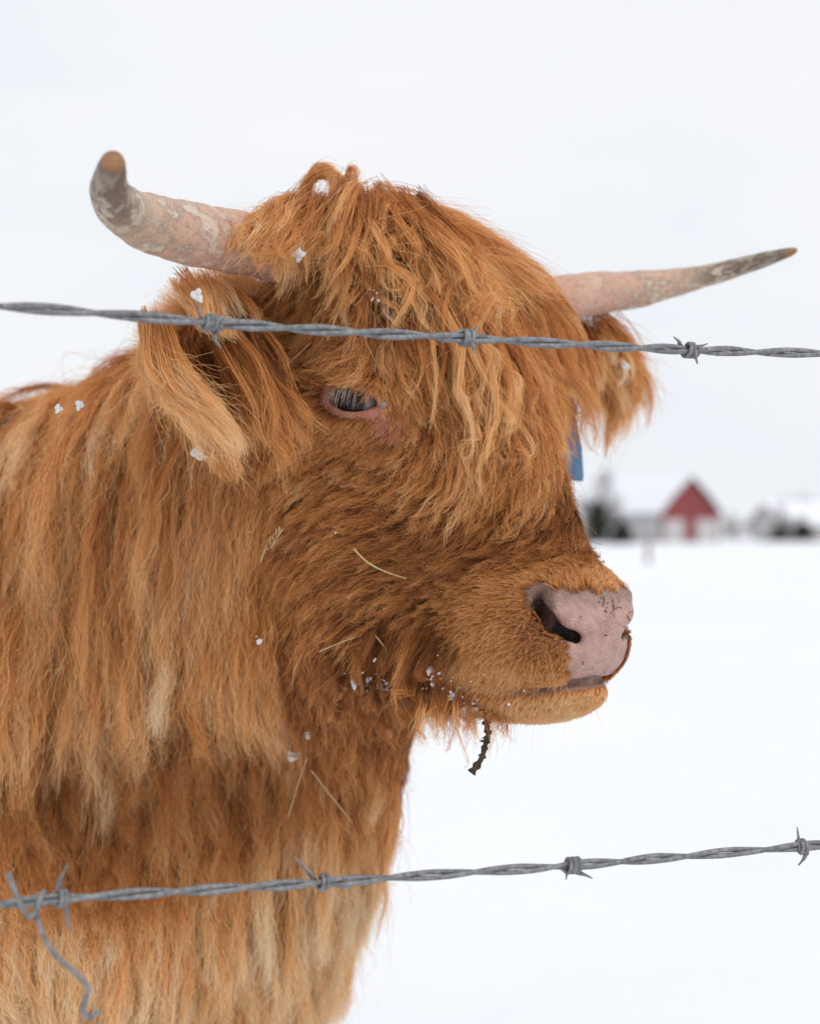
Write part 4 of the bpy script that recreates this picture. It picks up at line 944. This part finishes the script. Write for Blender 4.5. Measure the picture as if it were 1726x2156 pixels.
# the blond fringe falling from the near ear's rim, and the hair out of its bowl
EF.append(family([[(318, 668, 4, .935), (340, 760, 8, .925), (400, 855, 10, .915), (490, 950, 10, .915)], [(325, 690, 6, .93), (358, 790, 10, .92), (428, 880, 12, .915), (520, 970, 10, .915)], [(340, 720, 8, .935), (380, 810, 10, .93), (440, 890, 12, .925), (530, 990, 8, .925)]], 36, 62, 0.0032, 0.0024, 0.71, 0.0035, 1.3, lenv=0.5, tv=0.08, tipfree=1.3))
EF.append(family([[(340, 730, 2, .94), (390, 840, 4, .935), (450, 930, 6, .93), (500, 1020, 4, .935)], [(355, 740, 2, .945), (410, 840, 4, .94), (475, 940, 4, .94), (525, 1030, 4, .945)]], 20, 55, 0.004, 0.003, 0.56, 0.005, 0.8, lenv=0.55, tipfree=1.3))
EF.append(family([[(465, 650, 8, .955), (510, 740, 14, .95), (570, 840, 14, .945), (610, 930, 12, .945), (625, 990, 8, .945)], [(480, 660, 8, .96), (540, 750, 14, .955), (590, 840, 14, .95), (615, 920, 12, .95), (600, 1000, 8, .95)], [(440, 680, 8, .95), (480, 770, 12, .945), (540, 870, 14, .94), (575, 960, 10, .94), (560, 1020, 8, .94)]], 26, 38, 0.0028, 0.0018, 0.48, 0.006, 1.4, lenv=0.4, tipfree=1.2))
EF.append(family([[(430, 590, 10, .945), (450, 620, 12, .94), (480, 660, 14, .94), (520, 720, 10, .94)], [(380, 590, 10, .93), (400, 620, 12, .925), (420, 660, 14, .925), (440, 690, 10, .925)], [(470, 610, 8, .96), (510, 640, 10, .955), (540, 690, 10, .955), (570, 740, 8, .955)]], 20, 60, 0.004, 0.002, 0.78, 0.004, 0.6))
join_hair('ear_fringe', EF, 0.00013, M['fur'], near_ear, 'blond fringe of long hair hanging from the near ear')
EF = []
EF.append(family([[(1250, 690, 0, 1.19), (1310, 730, 0, 1.2), (1345, 800, 0, 1.2), (1340, 880, 0, 1.2)], [(1240, 720, 0, 1.18), (1300, 780, 0, 1.19), (1325, 850, 0, 1.19), (1310, 920, 0, 1.19)], [(1230, 760, 0, 1.17), (1270, 820, 0, 1.18), (1285, 880, 0, 1.18), (1275, 940, 0, 1.18)]], 60, 70, 0.008, 0.0015, 0.62, 0.008, 0.9, tipfree=1.6, lenv=0.55))
EF.append(family([[(1270, 730, 20, 1.18), (1275, 770, 20, 1.18), (1285, 810, 20, 1.18)], [(1300, 740, 20, 1.19), (1310, 770, 20, 1.19), (1300, 820, 20, 1.19)]], 12, 25, 0.003, 0.001, 0.86, 0.006, 1.0))
join_hair('ear_fringe', EF, 0.00015, M['fur'], far_ear, 'fluffy orange fringe round the far ear')
# ------------------------------------------------------------------ eyelashes
for sg, e in zip((1, -1), eyes):
    n_ = 46; x = -0.0150 + 0.021 * rng.random(n_); w = np.clip(1 - ((x - 0.0015) / 0.0165) ** 2, 0, 1); y = 0.0066 * w ** 0.8 + 0.0004
    z = np.sqrt(np.clip((EYE_R + 0.0022) ** 2 - x * x - y * y, 1e-6, 1)); r_ = EYE + np.outer(x, ex) + np.outer(y, ey) + np.outer(z, en)
    d = en * 0.70 + ex * 0.22 + np.outer(x * 14, ex); d = norm(d + 0.10 * rng.normal(size=(n_, 3))); L = (0.011 + 0.008 * rng.random(n_)) * (0.65 + 0.35 * w)
    P = np.zeros((n_, 8, 3)); P[:, 0] = r_; p = r_
    for j in range(1, 8):
        d = norm(d - ey * 0.30); p = p + d * (L / 7)[:, None]; P[:, j] = p
    P = P * np.array((sg, 1, 1)); hair_obj('eyelashes', P, 0.000062, 0.00003, rng.random(n_), M['lash'], e, 'long white upper eyelashes')
print('forelock and ears', HAIRN, round(time.time() - T0, 1))
# ------------------------------------------------------------------ ear tag hanging from the far ear
m, t, b = mat_new('blue_plastic'); M['tag'] = m
t.links.new(ramp(t, noise(t, 90, 4, 0.6, coords(t)), [(0.3, (0.008, 0.075, 0.16)), (0.7, (0.016, 0.12, 0.24))]), b.inputs['Base Color']); b.inputs['Roughness'].default_value = 0.55
def plate(outline, thick, bev=0.0006):
    n_ = len(outline); vv, f = [], []
    for d_, s_ in ((-thick / 2, 0.93), (-thick / 2 + bev, 1), (thick / 2 - bev, 1), (thick / 2, 0.93)):
        vv += [(x * s_, d_, y * (s_ if abs(s_ - 1) < 1e-6 else 0.97)) for x, y in outline]
    for r_ in range(3):
        for j in range(n_):
            j2 = (j + 1) % n_; f.append((r_ * n_ + j, r_ * n_ + j2, (r_ + 1) * n_ + j2, (r_ + 1) * n_ + j))
    f.append(tuple(range(n_ - 1, -1, -1))); f.append(tuple(3 * n_ + j for j in range(n_))); return np.array(vv), f
ol = [(-0.006, 0.062), (0.006, 0.062), (0.008, 0.045), (0.016, 0.034), (0.020, 0.026), (0.021, 0.004), (0.018, 0), (-0.018, 0), (-0.021, 0.004), (-0.020, 0.026), (-0.016, 0.034), (-0.008, 0.045)]
tv_, tf = plate(ol, 0.0022); ca_, sa_ = math.cos(1.15), math.sin(1.15)
base_pt = V(1209, 1012, 1.13)
R_ = np.array(((ca_, -sa_, 0), (sa_, ca_, 0), (0, 0, 1.0))); tilt = np.array(((1, 0, -0.05), (0, 1, 0), (0, 0, 1.0)))
et = empty('ear_tag', tuple(base_pt), 'blue plastic ear tag hanging beside the calf\'s far cheek', 'ear tag')
mesh_obj('tag_plate', (tv_ @ R_.T) @ tilt.T + base_pt, tf, M['tag'], et)
sv, sf = tube(np.array([(0, -0.004, 0.052), (0, 0.006, 0.052)]) @ R_.T @ tilt.T + base_pt, [0.004, 0.004], 10); mesh_obj('stud', sv, sf, M['tag'], et)
# ------------------------------------------------------------------ barbed wire
WD = 1.14
def wire_curve(pts, ext):
    P = resample([V(p[0], p[1], p[2] * WD) for p in pts], 40 * len(pts)); d0 = norm(P[0] - P[4]); d1 = norm(P[-1] - P[-5])
    Q = np.concatenate([[P[0] + d0 * ext], P, [P[-1] + d1 * ext]]); s_ = np.concatenate([[0], np.cumsum(np.linalg.norm(np.diff(Q, axis=0), axis=1))])
    n_ = int(s_[-1] / 0.0028); x = np.linspace(0, s_[-1], n_); return np.stack([np.interp(x, s_, Q[:, a]) for a in range(3)], 1), x
def perp_frame(C):
    t_ = norm(np.gradient(C, axis=0)); u_ = norm(np.cross(t_, np.array((0, 0, 1.0)))); return t_, u_, np.cross(u_, t_)
RW = 0.00150; WD = 1.14     # the fence stands this factor farther than first measured
def barbed(pts, phase, label, barbs):
    C, x = wire_curve(pts, 1.2); t_, u_, v_ = perp_frame(C)
    root = empty('barbed_wire', tuple(C[len(C) // 2]), label, 'barbed wire', 'barbed fence wires in front of the calf')
    pit = 0.088; wig = 0.35 * np.sin(x * 31 + phase) + 0.5 * np.sin(x * 11 + 2 * phase)
    for s_ in (0, math.pi):
        a = x / pit * 2 * math.pi + s_ + phase + wig; r_ = RW * (1.05 + 0.12 * np.sin(x * 57 + s_))
        P = C + u_ * (np.cos(a) * r_)[:, None] + v_ * (np.sin(a) * r_)[:, None]
        vv, f = tube(P, RW * (1 + 0.03 * np.sin(x * 300 + s_)), 8); mesh_obj('wire_strand', vv, f, M['zinc'], root)
    for (bu, bv, bD, turns, ends) in barbs:
        bD = bD * WD; c = V(bu, bv, bD); i = np.argmin(((C - c) ** 2).sum(1)); c = C[i]; T_, U_, W_ = t_[i], u_[i], v_[i]
        px = bD / FV; bm_v, bm_f = [], []
        for q, (e0, e1) in enumerate(ends):
            n_ = 26; a0 = rng.random() * 6.28; aa = np.linspace(0, turns * 2 * math.pi, n_); rr = RW * 1.75 + 0.0011
            off = (q - (len(ends) - 1) / 2) * 0.0026
            coil = c + np.outer(np.cos(aa + a0) * rr * 1.25, U_) + np.outer(np.sin(aa + a0) * rr, W_) + np.outer(off + (aa / aa[-1] - 0.5) * 0.0046, T_)
            def endpath(e, st):
                tip = c + np.array((e[0] * px, e[2] * px if len(e) > 2 else -0.004, -e[1] * px)); mid = (st * 0.5 + tip * 0.5) + rng.normal(size=3) * 0.0006
                return [st * 0.75 + tip * 0.25, mid, tip]
            path = [*endpath(e0, coil[0])[::-1], *coil, *endpath(e1, coil[-1])]
            P = resample(path, 90); rad_ = np.full(90, 0.00125); rad_[:5] *= np.linspace(0.25, 1, 5); rad_[-5:] *= np.linspace(1, 0.25, 5)
            vv, f = tube(P, rad_, 8); f = [tuple(k_ + len(bm_v) for k_ in q_) for q_ in f]; bm_v += vv.tolist(); bm_f += f
        mesh_obj('barb', bm_v, bm_f, M['zinc'], root)
    return C
barbed([(-40, 640, .655), (0, 644, .66), (220, 660, .68), (443, 679, .70), (700, 696, .722), (978, 711, .743), (1220, 725, .764), (1457, 737, .785), (1600, 741, .798), (1766, 745, .813)], 1.0, 'upper strand of barbed wire crossing the calf\'s forehead',
       [(443, 679, .70, 2.0, [((-32, -46), (22, 55)), ((36, -20, .004), (26, 18, .006))]), (978, 711, .743, 1.75, [((-62, 8), (16, 36)), ((28, -27, .005), (-6, -18, .006))]), (1457, 737, .785, 1.6, [((-38, -26), (12, 31)), ((37, -14, .008), (-10, 14, .01))])])
barbed([(-40, 1908, .652), (0, 1905, .656), (130, 1893, .668), (400, 1876, .692), (683, 1858, .715), (950, 1840, .737), (1202, 1823, .758), (1450, 1803, .779), (1690, 1783, .80), (1766, 1777, .807)], 2.2, 'lower strand of barbed wire crossing the calf\'s chest',
       [(130, 1893, .668, 2.2, [((15, -76), (18, 64))]), (683, 1858, .715, 2.0, [((-60, -56), (62, 12))]), (1202, 1823, .758, 2.0, [((-32, -6), (40, 24)), ((-14, 30, .015), (10, 6, .006))]), (1690, 1783, .80, 2.0, [((-10, -42, .03), (-8, 40, .04))])])
tie = [(15, 1838, .648), (27, 1865, .648), (40, 1898, .649), (58, 1930, .651), (72, 1924, .653), (86, 1886, .655), (92, 1880, .660), (84, 1904, .664), (76, 1925, .660), (78, 1934, .654), (92, 1972, .648), (112, 2006, .646), (146, 2038, .645), (172, 2062, .645), (185, 2082, .646), (180, 2104, .647), (174, 2126, .648), (183, 2143, .648), (196, 2139, .647), (208, 2130, .646)]
vv, f = tube(resample([V(p[0], p[1], p[2] * WD) for p in tie], 140), 0.0013, 10)
tag(mesh_obj('tie_wire', vv, f, M['zinc']), 'loose end of tie wire dangling from the lower barbed wire', 'wire')
# ------------------------------------------------------------------ ice, straw and a twig caught in the coat
m, t, b = mat_new('ice'); M['ice'] = m
n_ = noise(t, 700, 5, 0.65, coords(t)); t.links.new(ramp(t, n_, [(0.3, (0.86, 0.86, 0.86)), (0.7, (0.97, 0.96, 0.95))]), b.inputs['Base Color'])
b.inputs['Roughness'].default_value = 0.18; b.inputs['Transmission Weight'].default_value = 0.25; b.inputs['IOR'].default_value = 1.2; bump(t, b, n_, 0.5, 0.0008)
m, t, b = mat_new('water_bead'); M['water'] = m; b.inputs['Transmission Weight'].default_value = 0.75; b.inputs['IOR'].default_value = 1.33; b.inputs['Roughness'].default_value = 0.03
t.links.new(ramp(t, noise(t, 300, 3, 0.5, coords(t)), [(0.3, (0.85, 0.82, 0.80)), (0.7, (0.97, 0.96, 0.95))]), b.inputs['Base Color'])
M['straw'] = flat_mat('dry_straw', [(0.3, (0.40, 0.27, 0.12)), (0.7, (0.62, 0.46, 0.25))], 180, 0.6)
M['twig'] = flat_mat('dead_twig', [(0.3, (0.03, 0.02, 0.013)), (0.7, (0.11, 0.075, 0.045))], 500, 0.85, 5, 0.8, 0.001)
def on_coat(u, v, up=18, D=None):
    p = hit(u, v) if D is None else None
    w = H2W(p) if p is not None else V(u, v, D or 0.97)
    return w + norm(np.array((0, 0, CAMZ)) - w) * up * 1e-3
def lump(c, rx, ry, rz, seed, spiky=0.35, n1=2):
    bm = bmesh.new(); bmesh.ops.create_icosphere(bm, subdivisions=n1, radius=1.0); r_ = np.random.default_rng(seed); ph = r_.random((4, 3)) * 6; fq = 1.5 + 2.5 * r_.random((4, 3))
    vv = np.array([v_.co[:] for v_ in bm.verts]); d_ = 1 + spiky * sum(np.sin(vv * fq[k_] + ph[k_]).prod(1) for k_ in range(4)); f = [tuple(v_.index for v_ in f_.verts) for f_ in bm.faces]; bm.free()
    a = r_.random() * 3.14; q = vv * d_[:, None] * np.array((rx, ry, rz)); R = np.array(((math.cos(a), 0, math.sin(a)), (0, 1, 0), (-math.sin(a), 0, math.cos(a)))); return q @ R.T + c, f
ICE = [(627, 536, 36, 13, 'largest clear ice bead hanging in the forelock above the eye'), (788, 522, 38, 10, 'ice bead on the middle lock of the forelock'), (420, 957, 34, 15, 'ragged white ice flake on the neck below the ear'), (168, 852, 30, 9, 'ice lump high in the shoulder hair below the ear tip'), (123, 862, 30, 8, 'ice lump nearest the left edge high on the shoulder'),
       (146, 958, 34, 9, 'ice clot strung down the shoulder hair'), (808, 852, 3, 7, 'round water bead beside the inner corner of the eye'), (416, 622, 44, 13, 'ice crust on top of the near ear'), (618, 1592, 36, 11, 'square ice flake hanging from the throat hair above the crossed straws'), (648, 1545, 32, 8, 'curled ice flake on the throat just below the jaw'),
       (546, 1350, 26, 6, 'small ice bead on the neck behind the jaw'), (905, 1413, 14, 8, 'ice clot near the corner of the mouth'), (800, 1446, 16, 7, 'ice clot in the jaw hair left of the mouth corner'), (745, 1440, 18, 7, 'ice clot farthest back in the jaw hair'), (950, 1468, 12, 9, 'ice crust on the chin hair just above the frosted beard'), (985, 1500, 12, 16, 'white frost clump in the beard under the chin'), (1316, 770, 30, 8, 'ice bead in the hair of the far ear')]
for k_, (u, v, up, r_, lab) in enumerate(ICE):
    c = on_coat(u, v, up, 0.93 if u < 430 and v < 700 else (1.16 if u > 1300 else None)); px = c[1] / FV
    bead = 'bead' in lab and 'water' in lab
    vv, f = lump(c, r_ * px * (1.0 if bead else 0.75), r_ * px * (0.7 if bead else 0.45), r_ * px * (1.0 if bead else 1.0), 40 + k_, 0.02 if bead else 0.5, 3)
    tag(mesh_obj('ice_clot', vv, f, M['water' if bead else 'ice']), lab, 'ice', 'ice frozen into the coat')
fv, ff2 = [], []
r_ = np.random.default_rng(5)
spots = [(r_.normal(840, 95), r_.normal(1462, 34), 16) for _ in range(150)] + [(r_.normal(975, 28), r_.normal(1498, 12), 12) for _ in range(40)] + [(r_.normal(785, 10), r_.uniform(500, 640), 37) for _ in range(22)] + [(r_.normal(160, 40), r_.normal(880, 60), 32) for _ in range(22)] + [(r_.uniform(100, 1150), r_.uniform(1000, 1500), 24) for _ in range(12)]
for k_, (u, v, up) in enumerate(spots):
    if hit(u, v) is None: continue
    c = on_coat(u, v, up); s_ = (1.0 + 3.6 * r_.random() ** 2) * c[1] / FV; vv, f = lump(c, s_, s_ * 0.7, s_ * r_.uniform(0.7, 1.6), 400 + k_, 0.4, 1); ff2 += [tuple(x + len(fv) for x in q) for q in f]; fv += vv.tolist()
tag(mesh_obj('frost_crumbs', fv, ff2, M['ice']), 'tiny frost crumbs scattered through jaw hair, forelock and shoulder hair', 'frost', kind='stuff')
def stalk(path, r0, name, lab, group=None, mat='straw', twist=None):
    P = resample([on_coat(*q) if len(q) == 3 else on_coat(q[0], q[1], q[2], q[3]) for q in path], 24); rr = np.linspace(r0, r0 * 0.55, 24)
    vv, f = tube(P, rr, 6); return tag(mesh_obj(name, vv, f, M[mat]), lab, 'straw', group)
SG = 'straws caught in the coat'
stalk([(646, 1597, 42), (628, 1650, 52), (606, 1722, 56)], .00055, 'straw', 'straw pointing down and left on the chest below the jaw', SG)
stalk([(655, 1622, 42), (690, 1668, 40), (742, 1733, 34)], .0006, 'straw', 'straw pointing down and right on the chest below the jaw', SG)
stalk([(745, 1156, 15), (775, 1185, 16), (815, 1205, 16), (855, 1218, 14)], .0007, 'straw', 'pale curved straw lying across the middle of the cheek', SG)
stalk([(493, 865, 24), (560, 800, 30), (610, 762, 30), (653, 722, 26)], .0004, 'straw', 'thin straw slanting between near ear and eye', SG)
stalk([(672, 1372, 20), (720, 1352, 20), (747, 1342, 18)], .0005, 'straw', 'short straw lying on the rear of the jaw', SG)
stalk([(790, 1338, 16), (812, 1368, 16), (820, 1398, 14)], .0005, 'straw', 'short upright straw in front of the jaw straw', SG)
gs = stalk([(548, 1185, 30), (565, 1140, 30), (592, 1112, 28)], .0005, 'grass_head', 'dry grass seed head stuck in the neck hair behind the cheek', None)
for k_ in range(9):
    a = 0.35 + 0.07 * k_; c = np.array([548 + (592 - 548) * a, 1185 + (1112 - 1185) * a]); sg = 1 if k_ % 2 else -1
    P = resample([on_coat(c[0], c[1], 30), on_coat(c[0] + sg * 3 + 3, c[1] - 4, 31), on_coat(c[0] + sg * 7 + 6, c[1] - 12 + 3 * rng.normal(), 30)], 6)
    vv, f = tube(P, [0.0002, 0.0004, 0.0005, 0.0005, 0.0003, 0.0001], 5); mesh_obj('seed', vv, f, M['straw'], gs)
P = resample([on_coat(1022, 1520, 8), V(1027, 1545, .945), V(1020, 1575, .945), V(1012, 1600, .945), V(992, 1628, .945)], 40); rr = 0.0011 + 0.0007 * np.abs(np.sin(np.arange(40) * 0.9)) + 0.0005 * rng.random(40) + 0.0008 * smoothstep(0.75, 1, np.linspace(0, 1, 40))
vv, f = tube(P, rr, 8, True, lambda i, ang: 1 + 0.3 * np.sin(ang * 2 + i))
tw_ = tag(mesh_obj('twig', vv, f, M['twig']), 'dark knobbly twig dangling from the frosted beard under the chin', 'twig')
for k_ in range(12):
    i = rng.integers(3, 38); d_ = norm(rng.normal(size=3) + np.array((0, -0.5, 0))); vv, f = tube(np.array([P[i], P[i] + d_ * 0.003, P[i] + d_ * 0.0045]), [0.0006, 0.0005, 0.0001], 5); mesh_obj('bud', vv, f, M['twig'], tw_)
M['crumb'] = flat_mat('hay_crumb', [(0.3, (0.07, 0.045, 0.025)), (0.5, (0.16, 0.10, 0.055)), (0.7, (0.42, 0.29, 0.15))], 260, 0.8)
# hay crumbs on the nose leather
fv, ff2 = [], []
for k_ in range(40):
    u, v = (r_.normal(1285, 26), r_.normal(1275, 20)) if k_ < 30 else (r_.uniform(1190, 1310), r_.uniform(1290, 1420))
    p = hit(u, v)
    if p is None or planum_mask(p[None])[0] < 0.5 or near_path(p[None], nos)[0] < 0.008: continue
    n_ = grad(p); d_ = rng.normal(size=3); d_ = norm(d_ - n_ * (d_ @ n_)); L = 0.0006 + 0.0042 * r_.random() ** 2
    Pt = H2W(np.array([p - d_ * L / 2 + n_ * 0.0003, p + n_ * 0.0005, p + d_ * L / 2 + n_ * 0.0003])); vv, f = tube(Pt, r_.uniform(0.00012, 0.00042), 5); ff2 += [tuple(x + len(fv) for x in q) for q in f]; fv += vv.tolist()
tag(mesh_obj('hay_crumbs', fv, ff2, M['crumb']), 'dark crumbs of hay sticking to the pink nose', 'crumbs', kind='stuff')
